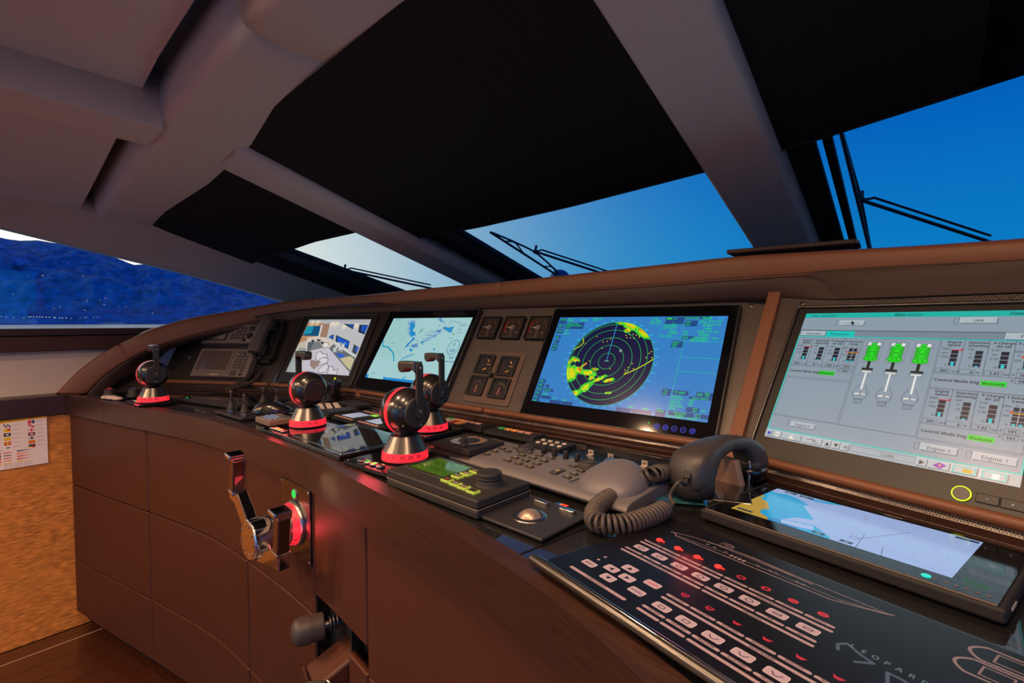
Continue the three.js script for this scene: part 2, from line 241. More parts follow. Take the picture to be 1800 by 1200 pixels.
{
  const fr = (n, xa, xb, m, d, h = 0.02) => struct('window_frame', strip(xa, xb, h, d), m, n);
  const w3 = struct('trim_2', strip([-1.84, -1.735], [-1.84, -1.735], 0.02, -0.018), M.frameBlack);
  fr(w3, [-1.735, -1.645], [-1.735, -1.645], M.frameBlue, -0.014); fr(w3, [-1.645, -1.622], [-1.645, -1.622], M.frameBlack, -0.018);
  const w4 = struct('trim_3', strip([-0.325, -0.246], [-0.325, -0.246], 0.02, -0.018), M.frameBlack);
  fr(w4, [-0.228, -0.206], [-0.228, -0.206], M.frameBlack, -0.018);
  const w2 = struct('trim_4', strip([-2.79, -2.66], [-2.79, -2.56], 0.02, -0.018), M.frameBlack);
  fr(w2, [-2.66, -2.58], [-2.56, -2.40], M.frameBlue, -0.014); fr(w2, [-2.58, -2.555], [-2.40, -2.375], M.frameBlack, -0.018);
}
struct('dash_shelf', [box(4.1, 0.03, 1.75, -0.85, 1.06, -2.27), box(4.1, 0.36, 0.04, -0.85, 1.22, -3.12)], M.frameBlack);
struct('bow_deck', box(4.6, 0.04, 3, -0.85, 1.02, -4.7), M.hull);
{ // roller blinds pulled part of the way down the raked panes
  const blind = (label, edge, x0, x1, zTop) => {
    const t = thing('roller_blind', label, 'blind', [0, 0, 0], 0, undefined), n = 14, at = (x) => lerpTable(edge, x);
    const rows = Array.from({ length: n + 1 }, (_, i) => { const x = x0 + (x1 - x0) * i / n, z = at(x); return [[x, glassY(x, zTop, -0.032), zTop], [x, glassY(x, z, -0.032), z], [x, glassY(x, z, -0.028), z], [x, glassY(x, zTop, -0.028), zTop]]; });
    mesh('cloth', flatLoft(rows, true, true), M.blind, t);
    const hem = Array.from({ length: n + 1 }, (_, i) => { const x = x0 + (x1 - x0) * i / n, z = at(x); return V(x, glassY(x, z, -0.031), z); });
    mesh('hem_bar', tube(hem, 0.004, 40, 6), M.soft, t);
  };
  blind('dark brown roller blind over the port pane, smallest of the three blinds', [[-2.78, -1.15], [-2.3, -1.235], [-2.05, -1.31]], -2.84, -2.055, -0.70);
  blind('dark brown roller blind drawn over the wide middle pane', [[-1.82, -1.50], [-1.5, -1.55], [-1.05, -1.585], [-0.55, -1.60]], -1.85, -0.54, -0.70);
  blind('dark brown roller blind over the starboard pane, cut off by the frame', [[-0.33, -1.585], [-0.245, -1.572], [0.146, -1.49], [1.1, -1.29]], -0.33, 1.13, -0.70);
}
// ---------------------------------------------------------------- outside: sea, hills with town lights
struct('sea', new THREE.PlaneGeometry(40000, 40000, 1, 1).rotateX(-Math.PI / 2).translate(0, -3.6, 0), M.sea);
{
  const EL = [[20.00,-0.100],[56.68,0.080],[61.38,1.681],[66.33,3.097],[70.87,4.376],[73.67,5.298],[74.57,5.490],[75.53,5.744],[76.31,5.500],[77.37,5.354],[79.52,6.265],[80.58,6.793],[82.46,6.764],[83.75,6.905],[84.69,6.756],[85.41,6.787],[85.89,6.864],[87.73,6.854],[90.25,7.015],[140.00,7.015]];             // [bearing to port of the bow in degrees, elevation of the ridge in degrees]
  const rows = [], NB = 700, NR = 60;
  for (let i = 0; i <= NB; i++) {
    const b = 30 + 100 * i / NB, el = lerpTable(EL, b), row = [];
    for (let j = 0; j <= NR; j++) {
      const t = j / NR, D = 2600 + 2200 * t, x = -Math.sin(R(b)), z = -Math.cos(R(b));
      const top = Math.tan(R(el)) * 4800 * (1 + 0.004 * noise.noise(b * 3, 1, 0)), s = Math.pow(t, 0.85), w = Math.sin(Math.PI * t);
      row.push([x * D, -6 + (top + 6) * s + w * 70 * Math.min(1, top / 300) * (noise.noise(b * 0.35, t * 5, 2) + 0.5 * noise.noise(b * 1.2, t * 12, 4)), z * D]);
    }
    rows.push(row);
  }
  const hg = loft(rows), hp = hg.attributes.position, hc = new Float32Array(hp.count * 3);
  for (let i = 0; i < hp.count; i++) { const x = hp.getX(i), y = hp.getY(i), z = hp.getZ(i), n = 0.75 + 0.5 * noise.noise(x / 60, y / 30, z / 60) + 0.35 * noise.noise(x / 25, y / 14, z / 25) + (rnd() < 0.12 ? 0.5 * rnd() : 0); hc.set([0.02 * n * n + 0.01, 0.22 * n, 0.50 * n], i * 3); }  // blue of the dusk haze is put into the hill colours
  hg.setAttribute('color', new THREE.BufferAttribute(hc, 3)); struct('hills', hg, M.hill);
  const lights = [], spots = [[86.003,0.546,1.8,0],[85.716,0.502,1.8,0],[85.295,0.482,1.8,0],[84.702,0.430,1.8,0],[84.431,0.526,2.4,1],[84.295,0.527,2.4,1],[84.126,0.528,2.4,0],[83.921,0.530,2.4,1],[83.749,0.517,2.4,1],[83.576,0.518,2.4,0],[83.367,0.520,2.4,1],[83.158,0.507,2.4,1],[82.876,0.484,2.4,0],[82.805,0.461,2.4,1],[82.520,0.443,2.4,1],[82.340,0.439,2.4,0],[82.104,0.465,2.4,1],[81.794,0.403,1.8,0],[81.200,0.436,1.8,0],[80.936,0.487,1.8,0],[80.784,0.513,1.8,0],[80.288,0.516,1.8,0],[80.017,0.533,1.8,0],[83.482,3.999,2.6,0],[80.916,4.161,2.0,1],[79.467,2.226,2.4,2],[80.710,1.938,2.2,0],[79.560,1.665,2.0,1],[80.882,1.136,2.2,0],[82.494,1.402,1.8,0],[82.855,1.249,1.8,0],[77.999,1.544,1.8,0],[76.078,0.941,2.0,0],[81.851,5.219,1.6,2],[81.353,5.989,1.0,2],[81.170,5.908,1.0,2],[80.985,5.851,1.0,2],[80.798,5.842,1.0,2],[80.607,5.908,1.0,2],[80.416,5.974,1.0,2],[85.275,2.360,1.6,0],[82.962,3.842,1.2,0],[84.303,3.946,1.2,0],[76.826,1.830,1.3,0],[79.823,2.063,1.5,1],[81.573,1.815,1.2,0],[78.490,1.431,1.2,1]];
  for (const [b, el, s, k] of spots) { const D = 2560, g = new THREE.IcosahedronGeometry(s, 0).translate(-Math.sin(R(b)) * D, 1.3 + Math.tan(R(el)) * D, -Math.cos(R(b)) * D); lights.push([g, k]); }
  const town = new THREE.Group(); town.name = 'town_lights'; town.userData.kind = 'stuff'; scene.add(town); tagged(town, 'tiny lights of houses scattered along the far shore and hillside', 'lights');
  [[glow(1, 0.72, 0.5, 0.85), 0, 'warm_lights'], [glow(0.75, 0.92, 1, 0.85), 1, 'cool_lights'], [glow(1, 0.30, 0.30, 0.8), 2, 'red_lights']].forEach(([m, k, n]) => mesh(n, lights.filter((l) => l[1] === k).map((l) => l[0]), m, town, 'stuff'));
}
// ---------------------------------------------------------------- the helm console
const BASE = [[-2.82, -0.36], [-2.74, -0.676], [-2.1938, -0.9573], [-1.70, -1.085], [-1.0, -1.09], [-0.30, -1.055], [0.6036, -0.7614], [1.13, -0.40]];
const con = thing('helm_console', 'long curved helm console with brown leather front, wooden edge and black carbon top', 'console');
{
  const lip = (x0, x1, n) => mesh('wood_edge', curvedSlab(x0, x1, 0, 0.034, 0.921, 1.0, n), M.wenge, con);
  lip(-2.745, -2.3995, 6); lip(-2.3975, 1.10, 60);
  mesh('core', curvedSlab(-2.74, 1.1, 0.05, 0.30, 0.02, 0.96, 50), M.frameBlack, con);
  mesh('toe_kick', curvedSlab(-2.74, 1.1, 0.085, 0.02, 0, 0.075, 50), M.frameBlack, con);
  // leather panels of the front, one by one: columns between upright seams, rows between the level seams
  const cols = [[-2.742, -2.120], [-2.116, -1.472], [-1.468, -1.069], [-0.897, -0.813], [-0.809, -0.25], [-0.246, 0.40], [0.404, 1.10]];
  const rows = [[0.075, 0.299], [0.302, 0.619], [0.622, 0.918]];
  for (const [x0, x1] of cols) for (const [y0, y1] of rows) {
    const narrow = x0 === -0.897 && y0 > 0.6;
    mesh('front_panel', softPanel(narrow ? -1.069 + 0.004 : x0, x1, narrow ? 0.674 : y0, y1), M.leather, con);
  }
  mesh('flap', softPanel(-2.70, -2.215, 0.757, 0.921, 0.008), M.leather, con);
  mesh('recess_lining', [box(0.172, 0.62, 0.004, -0.983, 0.36, -0.625), box(0.004, 0.6, 0.07, -1.068, 0.37, -0.60), box(0.004, 0.6, 0.07, -0.898, 0.37, -0.585)], M.frameBlack, con);
}
function softPanel(x0, x1, y0, y1, proud = 0.012) { // padded panel with rounded borders that follows the curve of the front
  const n = Math.max(4, Math.round((x1 - x0) / 0.04)), b = 0.004, us = [0, b / 2 / (x1 - x0), b * 1.5 / (x1 - x0)];
  for (let i = 1; i < n; i++) us.push(us[2] + (1 - 2 * us[2]) * i / n);
  us.push(1 - us[2], 1 - us[1], 1);
  const prof = (d) => [[y0, d + 0.02], [y0 + 0.0005, d + 0.004], [y0 + 0.0015, d + 0.0012], [y0 + b, d], [y1 - b, d], [y1 - 0.0015, d + 0.0012], [y1 - 0.0005, d + 0.004], [y1, d + 0.02]];
  return loft(us.map((u, i) => {
    const x = x0 + (x1 - x0) * u, e = i === 0 || i === us.length - 1 ? 0.006 : i === 1 || i === us.length - 2 ? 0.0015 : 0;
    const s = (lipZ(x + 0.01) - lipZ(x - 0.01)) / 0.02, l = Math.hypot(1, s);
    return prof(0.024 - proud + e).map(([y, o]) => [x + o * s / l, y, lipZ(x) - o / l]);
  }), true, true);
}
{ // glossy carbon top in four screwed-down plates
  const cuts = [[-2.70, -2.735], [-1.90, -1.85], [-0.407, -0.295], [0.62, 0.66], [1.10, 1.12]];   // x of each joint at the front and at the back
  const bz = (x) => lerpTable(BASE, x) - 0.02;
  for (let k = 0; k + 1 < cuts.length; k++) {
    const [a, A] = cuts[k], [b, B] = cuts[k + 1], g = 0.0012, front = lipRun(a + g, b - g, 0.036, 30), back = Array.from({ length: 31 }, (_, i) => { const x = B - g + (A - B + 2 * g) * i / 30; return [x, bz(x)]; });
    mesh('top_plate', ext(poly([...front, ...back].map(([x, z]) => [x, -z])), 0.012, 0.0012, 1).rotateX(-Math.PI / 2).translate(0, 0.984, 0), M.carbon, con);
  }
  mesh('top_bed', ext(poly([...lipRun(-2.7, 1.1, 0.033, 60), ...BASE.slice().reverse().map(([x, z]) => [x, z - 0.03])].map(([x, z]) => [x, -z])), 0.02).rotateX(-Math.PI / 2).translate(0, 0.955, 0), M.frameBlack, con);
  const screw = () => [lathe([[0, 0.0016], [0.0035, 0.0015], [0.0045, 0.0008], [0.005, 0.0]], 14), new THREE.TorusGeometry(0.0062, 0.0009, 6, 18).rotateX(Math.PI / 2)];
  for (const [x, z] of [[-0.4147, -0.4758], [-0.3899, -0.4647], [-0.345, -0.75], [-0.375, -0.75], [-0.8712, -0.5604], [-1.87, -0.60], [-1.92, -0.60]]) mesh('screw', join(screw()).translate(x, 0.9975, z), M.steel, con);
}
{ // faces of the dashboard, leather dividers between them, padded strip and wooden ledge along their foot
  const face = (F, pts, m) => { const o = mesh('dash_panel', ext(poly(pts), 0.012), m, con); o.applyMatrix4(F.matrix.clone().multiply(new THREE.Matrix4().makeTranslation(0, 0, -0.012))); return o; };
  const nrm = (F) => V(0, 0, 1).transformDirection(F.matrix), slope = (F, G) => { const d = nrm(F).cross(nrm(G)).normalize(); if (d.y < 0) d.negate(); d.applyQuaternion(new THREE.Quaternion().setFromRotationMatrix(F.matrix).invert()); return d.x / d.y; };   // how far a joint leans along u for each step of v
  const joint = { fcR: slope(FC, FR), frC: slope(FR, FC), fcL: slope(FC, FL), flC: slope(FL, FC), flP: slope(FL, FP), fpL: slope(FP, FL) }, u = (base, k, v) => [base + k * v, v];
  face(FP, [u(-0.60, 0, -0.03), u(0.0, joint.fpL, -0.03), u(0.0, joint.fpL, 0.41), [-0.06, 0.395], [-0.262, 0.36], [-0.434, 0.31], [-0.60, 0.245]], M.meshPlain);
  face(FL, [u(-0.51, joint.flP, -0.03), u(0.0, joint.flC, -0.03), u(0.0, joint.flC, 0.44), u(-0.51, joint.flP, 0.42)], M.meshPlain);
  face(FC, [u(-0.70, joint.fcL, -0.03), u(0.70, joint.fcR, -0.03), u(0.70, joint.fcR, 0.45), u(-0.70, joint.fcL, 0.45)], M.mesh);
  face(FR, [u(0.0, joint.frC, -0.03), [0.95, -0.03], [0.95, 0.45], u(0.0, joint.frC, 0.45)], M.mesh);
  const end = facet(-2.74, -0.676, 62, 30.5); face(end, [[-0.42, -0.03], [0, -0.03], [0, 0.25], [-0.2, 0.14], [-0.36, 0.03]], M.hideDark);
  for (const [F, s] of [[FR, joint.frC], [FL, joint.flC]]) { const o = mesh('divider', rbox(0.03, 0.44, 0.022, 0.003, 0, 0.215, 0).applyMatrix4(new THREE.Matrix4().makeRotationZ(-Math.atan(s))), M.hide, con); o.applyMatrix4(F.matrix.clone().multiply(new THREE.Matrix4().makeTranslation(0, 0, 0.001))); }
  const run = (F, a, b) => [onF(F, a, 0), onF(F, b, 0)];
  for (const [F, a, b] of [[FP, -0.585, -0.004], [FL, -0.505, -0.004], [FC, -0.695, -0.036], [FC, -0.032, 0.695], [FR, 0.004, 0.94]]) {
    const L = b - a, mid = (a + b) / 2, M4 = (y, w) => F.matrix.clone().multiply(new THREE.Matrix4().makeTranslation(mid, y, w));
    const s = mesh('padded_strip', new THREE.CapsuleGeometry(0.0095, L - 0.019, 6, 16).rotateZ(Math.PI / 2).scale(1, 1, 1.3), M.hide, con); s.applyMatrix4(M4(0.030, 0.006));
    const p0 = onF(F, a, 0, 0), p1 = onF(F, b, 0, 0), len = p0.distanceTo(p1), yaw = F.rotation.y;
    for (const [h, d, y, off, m] of [[0.008, 0.036, 1.008, 0.012, M.wenge], [0.005, 0.048, 1.0005, 0.018, M.wengeUp]]) { const o = mesh('ledge', rbox(len, h, d, 0.0015), m, con); o.position.set((p0.x + p1.x) / 2 + Math.sin(yaw) * off, y, (p0.z + p1.z) / 2 + Math.cos(yaw) * off); o.rotation.y = yaw; }
  }
  for (const [F, u, v] of [[FC, 0.13, 0.405], [FC, -0.20, 0.405], [FC, 0.675, 0.40], [FR, 0.03, 0.40], [FP, -0.34, 0.035], [FC, 0.675, 0.03]]) { const o = mesh('screw', lathe([[0, 0.0016], [0.004, 0.0014], [0.0055, 0]], 14).rotateX(Math.PI / 2), M.darkSteel, con); o.applyMatrix4(F.matrix.clone().multiply(new THREE.Matrix4().makeTranslation(u, v, 0))); }
  const hole = mesh('cable_hole', new THREE.TorusGeometry(0.008, 0.002, 8, 20), M.steel, con); hole.applyMatrix4(FP.matrix.clone().multiply(new THREE.Matrix4().makeTranslation(-0.5013, 0.1617, 0)));
  const bung = mesh('cable_hole', cylZ(0.007, 0.007, 0.002, 0, 0, 0), M.frameBlack, con); bung.applyMatrix4(FP.matrix.clone().multiply(new THREE.Matrix4().makeTranslation(-0.5013, 0.1617, 0)));
  const logo = mesh('badge', plane(0.02, 0.011), printMat(canvas(128, 70, (g, w, h) => { g.fillStyle = '#3a302b'; g.fillRect(0, 0, w, h); text(g, 'c', 30, 40, 54, '#e8ddd0', 'sans-serif', 'center', 'bold'); text(g, 'y', 92, 34, 54, '#e8ddd0', 'sans-serif', 'center', 'italic bold'); })), con);
  logo.applyMatrix4(FC.matrix.clone().multiply(new THREE.Matrix4().makeTranslation(0.1699, 0.0207, 0.0006)));
}
{ // leather hood over the dashboard: upper edge, lower edge and where its dark roll meets the panels
  const f = (F, u, v) => onF(F, u, v, 0.004).toArray();
  const st = [
    [[0.97, 1.41, -0.58], [0.97, 1.372, -0.58], [1.12, 1.352, -0.70]],
    [[0.60, 1.412, -0.80], [0.60, 1.377, -0.80], f(FR, 0.86, 0.41)],
    [[0.104, 1.417, -0.989], [0.104, 1.383, -0.989], f(FR, 0.38, 0.405)],
    [[-0.18, 1.434, -1.083], [-0.18, 1.389, -1.083], f(FR, 0.10, 0.405)],
    [[-0.30, 1.440, -1.112], [-0.30, 1.390, -1.112], f(FC, 0.695, 0.41)],
    [[-0.50, 1.436, -1.12], [-0.50, 1.386, -1.12], f(FC, 0.50, 0.412)],
    [[-0.95, 1.4235, -1.12], [-0.95, 1.381, -1.12], f(FC, 0.05, 0.412)],
    [[-1.20, 1.4205, -1.12], [-1.20, 1.378, -1.12], f(FC, -0.20, 0.412)],
    [[-1.48, 1.4155, -1.1175], [-1.48, 1.3695, -1.1175], f(FC, -0.47, 0.408)],
    [[-1.70, 1.4095, -1.115], [-1.70, 1.360, -1.115], f(FC, -0.69, 0.405)],
    [[-1.92, 1.402, -1.06], [-1.92, 1.346, -1.06], f(FL, -0.20, 0.395)],
    [[-2.13, 1.392, -1.005], [-2.131, 1.328, -1.005], f(FL, -0.45, 0.38)],
    [[-2.325, 1.357, -0.895], [-2.31, 1.297, -0.905], f(FP, -0.15, 0.352)],
    [[-2.519, 1.319, -0.755], [-2.49, 1.250, -0.78], f(FP, -0.40, 0.29)],
    [[-2.60, 1.285, -0.675], [-2.58, 1.215, -0.695], f(FP, -0.52, 0.25)],
    [[-2.669, 1.240, -0.595], [-2.65, 1.175, -0.62], f(FP, -0.62, 0.205)],
    [[-2.727, 1.185, -0.512], [-2.705, 1.115, -0.54], [-2.735, 1.105, -0.66]],
    [[-2.772, 1.104, -0.425], [-2.74, 1.06, -0.485], [-2.745, 1.06, -0.58]],
    [[-2.80, 1.0, -0.345], [-2.768, 0.997, -0.441], [-2.76, 0.997, -0.50]],
  ].map((s) => s.map((p) => V(...p)));
  const back = [1.15, 1.15, 1.15, 1.15, 1.15, 1.15, 1.15, 1.15, 1.15, 1.15, 1.13, 1.10, 1.07, 1.035, 1.02];    // the lip stands right above the panel tops
  st.forEach((s, i) => [0, 1].forEach((k) => { const f = back[i] ?? 1; s[k].set(s[k].x * f, 1.3 + (s[k].y - 1.3) * f, s[k].z * f); }));
  const curves = [0, 1, 2].map((k) => new THREE.CatmullRomCurve3(st.map((s) => s[k]), false, 'centripetal')), N = 150, S = [];
  for (let i = 0; i <= N; i++) S.push(curves.map((c) => c.getPoint(i / N)));
  const L = (a, b, t) => a.clone().lerp(b, t), band = [], roll = [];
  for (let i = 0; i <= N; i++) {
    const [t, b, p] = S[i], tg = S[Math.min(N, i + 1)][0].clone().sub(S[Math.max(0, i - 1)][0]).normalize();
    const out = V(-tg.z, 0, tg.x).normalize(); if (out.dot(V(-0.9 - t.x, 0, 0.4 - t.z)) < 0) out.negate();    // towards the helmsman
    const up = tg.clone().cross(out).normalize(); if (up.y < 0 || (up.y < 0.2 && up.x > 0)) up.negate();
    const a = (v, o, u) => v.clone().addScaledVector(out, o).addScaledVector(up, u).toArray();
    band.push([a(b, -0.006, -0.002), a(b, 0.0, 0.001), a(L(b, t, 0.14), 0.0025, 0), a(L(b, t, 0.16), 0.0015, 0), a(L(b, t, 0.18), 0.0015, 0), a(L(b, t, 0.21), 0.003, 0), a(L(b, t, 0.5), 0.0045, 0), a(L(b, t, 0.8), 0.003, 0), a(L(b, t, 0.93), -0.001, 0), a(t, -0.006, 0), a(t, -0.016, 0.002), a(t, -0.06, 0.002), a(t, -0.14, -0.004), a(t, -0.14, -0.03), a(t, -0.05, -0.03)]);
    const q = (k, o, u) => { const v = L(b, p, k); v.y += u; return v.addScaledVector(out, o).toArray(); };
    roll.push([q(0, -0.004, 0), q(0.06, 0.0, -0.009), q(0.16, 0.0, -0.017), q(0.32, 0, -0.022), q(0.55, 0, -0.020), q(0.8, 0, -0.010), q(0.97, 0, -0.001), q(1.06, 0, 0.004), q(1.0, 0, 0.03), q(0.4, 0, 0.03)]);
  }
  const cutAt = (x) => S.findIndex((s) => s[0].x < x), c1 = cutAt(-1.11), c2 = cutAt(-2.70), c3 = cutAt(-2.2);
  for (const [a, b] of [[0, c1], [c1, c3], [c3, c2], [c2, N]]) {
    const sl = band.slice(a, b + 1).map((r) => r.map((p) => p.slice()));
    for (const [i, j] of [[0, 1], [sl.length - 1, sl.length - 2]]) sl[i] = sl[i].map((p, k) => p.map((c, m) => c + (sl[j][k][m] - c) * 0.05));   // a hair of a joint between the pieces
    mesh('hood', loft(sl, true, true), M.hide, con);
  }
  mesh('hood_roll', loft(roll, true, true), M.hideDark, con);
  const stitch = S.map(([t, b]) => L(b, t, 0.13)), sg = tube(stitch.filter((_, i) => i % 3 === 0).map((p, i) => p.clone().add(V(0, 0, 0.0025))), 0.0008, 300, 5);
  mesh('stitching', sg, M.hideDark, con);
}
{
  const t = thing('cover_plate', 'thin dark flat plate lying on top of the hood by the right-hand mullion', 'plate', [-0.255, 1.478, -1.36], R(2));
  mesh('plate', rbox(0.27, 0.011, 0.10, 0.004), M.hideDark, t); mesh('end_trim', rbox(0.006, 0.008, 0.096, 0.002, 0.136, -0.001, 0), M.frameBlue, t);
}
function downlight(x, y, z, roll, label, dim = 1) {
  const t = thing('ceiling_downlight', label, 'light', [x, y, z]); t.rotation.z = roll;
  const f = frame(0.076, 0.094, 0.040, 0.050, 0.004, 0.006, 0.001).rotateX(Math.PI / 2).translate(0, 0, 0);
  mesh('trim_frame', f, M.alu, t);
  mesh('lamp_glass', rbox(0.040, 0.004, 0.050, 0.002, 0, 0.004, 0), M.lampGlow, t);
  const p = new THREE.SpotLight(WARM, DOWNLIGHT * dim, 0, R(80), 0.7); p.position.set(0, -0.010, 0); p.target.position.set(0, -1, 0); p.castShadow = true; p.shadow.radius = 0.9; t.add(p, p.target);
  return t;
}
const tilt = Math.atan(0.228);
downlight(-1.6611, -0.2452, 2.0435, tilt, 'square ceiling downlight nearest the cross beam, aft of the header');
downlight(-2.2824, -0.2687, 1.9035, tilt, 'square ceiling downlight just outboard of the cross beam');
downlight(-2.6176, -0.2851, 1.838, tilt, 'square ceiling downlight furthest outboard, above the side window');
const spots = [[-2.26, 0.75, 'the port row, second from the bow'], [-1.66, 0.75, 'the inner port row, second from the bow'], [-1.10, -0.17, 'the row over the counter, nearest the middle lever'], [-0.50, -0.17, 'the row over the counter, nearest the radar monitor'], [0.10, -0.17, 'the row over the counter, right above the photographer'], [-0.9, 1.3, 'the aft row, on the port side'], [0.1, 1.3, 'the aft row, on the starboard side']];
for (const [x, z, where] of spots) {
  const y = lerpTable([[-2.81, 1.787], [-2.2, 1.927], [-1.66, 2.05], [-1.2, 2.105], [-0.6, 2.12], [-0.1, 2.10], [0.4, 2.02], [1.16, 1.86]], x) - 0.006;
  downlight(x, y, z, x < -1.3 ? tilt : x > 0.2 ? -0.2 : 0, 'ceiling downlight in ' + where, z < 0 ? 0.32 : 0.75);
}
// ---------------------------------------------------------------- screens: what they show
const scrEngine = canvas(1250, 988, (g) => {
  g.scale(1.25, 1.25); const ink = '#10181f', dark = '#0b1a2c', line = 'rgba(40,55,68,.75)', cy = '#00cfc4';
  g.fillStyle = '#93a5b4'; g.fillRect(0, 0, 1000, 790);
  g.fillStyle = '#0fbdb0'; g.fillRect(0, 0, 1000, 30); text(g, 'Date: 26.05.2023', 36, 17, 17, '#0a3a3a', 'sans-serif', 'left', 'italic'); text(g, 'blue', 440, 16, 22, '#062c2c', 'sans-serif', 'left', 'bold'); text(g, 'vision', 489, 16, 22, '#0a4444', 'serif', 'left', 'italic'); text(g, 'Time: 19:09', 862, 16, 20, '#0a3a3a', 'sans-serif', 'left', 'italic bold');
  const btn = (x, y, w, h, s, c = ink, px = 19) => { g.fillStyle = '#dfe6ea'; g.fillRect(x, y, w, h); g.fillStyle = '#4b5a66'; g.fillRect(x + 2, y + 2, w - 2, h - 2); g.fillStyle = '#b5c3cd'; g.fillRect(x + 2, y + 2, w - 5, h - 5); if (s) text(g, s, x + w / 2, y + h / 2, px, c, 'sans-serif', 'center'); };
  const rect = (x, y, w, h, c = line) => { g.strokeStyle = c; g.lineWidth = 1.3; g.strokeRect(x, y, w, h); };
  const ln = (x0, y0, x1, y1, c = line, w = 1.4) => { g.strokeStyle = c; g.lineWidth = w; g.beginPath(); g.moveTo(x0, y0); g.lineTo(x1, y1); g.stroke(); };
  rect(172, 50, 16, 30); btn(192, 48, 124, 34, 'Propulsion', '#8a99a3', 17); rect(682, 37, 16, 32); btn(702, 35, 130, 33, 'LAN');
  g.fillStyle = '#7d8f9d'; g.fillRect(0, 114, 1000, 38); ln(0, 113, 1000, 113, '#2c3c48', 3); btn(10, 118, 132, 32, 'Overview', ink, 19); g.fillStyle = cy; g.fillRect(143, 116, 141, 38); text(g, 'Propulsion', 213, 135, 19, '#06404a', 'sans-serif', 'center'); btn(867, 114, 134, 36, 'Fuel', ink, 22); g.fillStyle = cy; g.fillRect(0, 150, 1000, 6); g.fillRect(0, 150, 6, 588); g.fillRect(994, 150, 6, 588);
  g.fillStyle = '#10151b'; g.beginPath(); g.moveTo(252, 50); g.lineTo(252, 76); g.lineTo(258, 71); g.lineTo(263, 80); g.lineTo(267, 78); g.lineTo(262, 69); g.lineTo(270, 68); g.fill();
  const gauge = (x, y, t1, t2, top, mid, unit, frac, mark) => {
    text(g, t1, x + 8, y, 16, ink, 'sans-serif', 'center', 'bold'); text(g, t2, x + 8, y + 16, 16, ink, 'sans-serif', 'center', 'bold');
    text(g, top, x - 2, y + 36, 14, ink, 'sans-serif', 'right'); text(g, unit, x - 6, y + 57, 13, ink, 'sans-serif', 'right'); text(g, mid, x - 2, y + 78, 14, ink, 'sans-serif', 'right'); text(g, '0', x - 2, y + 119, 14, ink, 'sans-serif', 'right');
    g.fillStyle = dark; for (let k = 0; k < 4; k++) g.fillRect(x + 4, y + 42 + k * 21, 25, 18); g.fillStyle = '#20d0dc'; g.fillRect(x + 11, y + 123 - 20 * frac, 11, 20 * frac);
    if (mark) { g.fillStyle = '#d81e2c'; g.fillRect(x + 2, y + 40, 30, 3.5); g.beginPath(); g.moveTo(x + 30, y + 44); g.lineTo(x + 40, y + 32); g.lineTo(x + 44, y + 44); g.fill(); }
  };
  const exh = (x, y) => { text(g, 'T-Exhaust', x + 8, y, 16, ink, 'sans-serif', 'center', 'bold'); text(g, 'Comb', x + 10, y + 16, 16, ink, 'sans-serif', 'center', 'bold'); text(g, 'A', x + 6, y + 33, 12, ink, 'sans-serif', 'center'); text(g, 'B', x + 28, y + 33, 12, ink, 'sans-serif', 'center'); text(g, '1000', x - 10, y + 40, 13, ink, 'sans-serif', 'right'); text(g, '°C', x - 14, y + 60, 13, ink, 'sans-serif', 'right'); text(g, '500', x - 10, y + 82, 13, ink, 'sans-serif', 'right'); text(g, '0', x - 10, y + 122, 13, ink, 'sans-serif', 'right'); g.fillStyle = dark; for (let k = 0; k < 4; k++) { g.fillRect(x - 3, y + 42 + k * 21, 17, 18); g.fillRect(x + 18, y + 42 + k * 21, 17, 18); } g.fillStyle = '#20d0dc'; g.fillRect(x, y + 114, 11, 9); g.fillRect(x + 21, y + 114, 11, 9); g.fillStyle = '#e8a818'; g.fillRect(x - 6, y + 67, 44, 4); g.fillStyle = '#e03010'; for (const [a, s] of [[x - 8, 1], [x + 40, -1]]) { g.beginPath(); g.moveTo(a - 6, y + 68); g.lineTo(a + 6, y + 68); g.lineTo(a + s * 2, y + 56); g.fill(); } };
  const val = (x, y, w, s, u) => { rect(x, y, w, 22); text(g, s, x + w - 6, y + 12, 17, ink, 'sans-serif', 'right', 'bold'); if (u) text(g, u, x + w + 5, y + 13, 15, ink); };
  const block = (x, y, w, rpm, q, bar, t, eng, mini) => {
    for (const k of [0, 1, 2, 3]) rect(x + w * k, y, w, 178);
    gauge(x + 0.48 * w, y + 14, 'Engine', 'Speed', '3000', '1500', 'rpm', 1, true); gauge(x + 1.48 * w, y + 14, 'Injection', 'Quantity', '100', '50', '%', 0.3); gauge(x + 2.48 * w, y + 14, 'P-Charge', 'Air [a]', '5.00', '2.50', 'bar', 1); exh(x + 3.44 * w, y + 14);
    val(x + 5, y + 151, w * 0.58, rpm, 'rpm'); val(x + w + 4, y + 151, w * 0.62, q, '%'); val(x + 2 * w + 4, y + 151, w * 0.66, bar, 'bar'); text(g, 'A', x + 3 * w + 6, y + 162, 15, ink); val(x + 3 * w + 20, y + 151, w * 0.52, t, '°C'); text(g, 'B', x + 3 * w + 6, y + 190, 15, ink); val(x + 3 * w + 20, y + 180, w * 0.52, t, '°C');
    rect(x, y + 178, w * 4, 78); text(g, 'Control Mode Eng ' + eng, x + 8, y + 212, 18, ink, 'sans-serif', 'left', 'bold'); g.fillStyle = '#12dc2e'; g.fillRect(x + 2.0 * w, y + 200, w * 0.98, 24); text(g, 'Remote', x + 2.49 * w, y + 213, 19, '#06500f', 'sans-serif', 'center', 'bold');
  };
  block(10, 165, 80, '601', '6', '1.80', '154', '2'); block(656, 153, 83, '602', '6', '1.01', '101', '1'); block(656, 407, 83, '601', '6', '1.02', '101', '3');
  rect(10, 413, 320, 239); rect(338, 160, 312, 495);
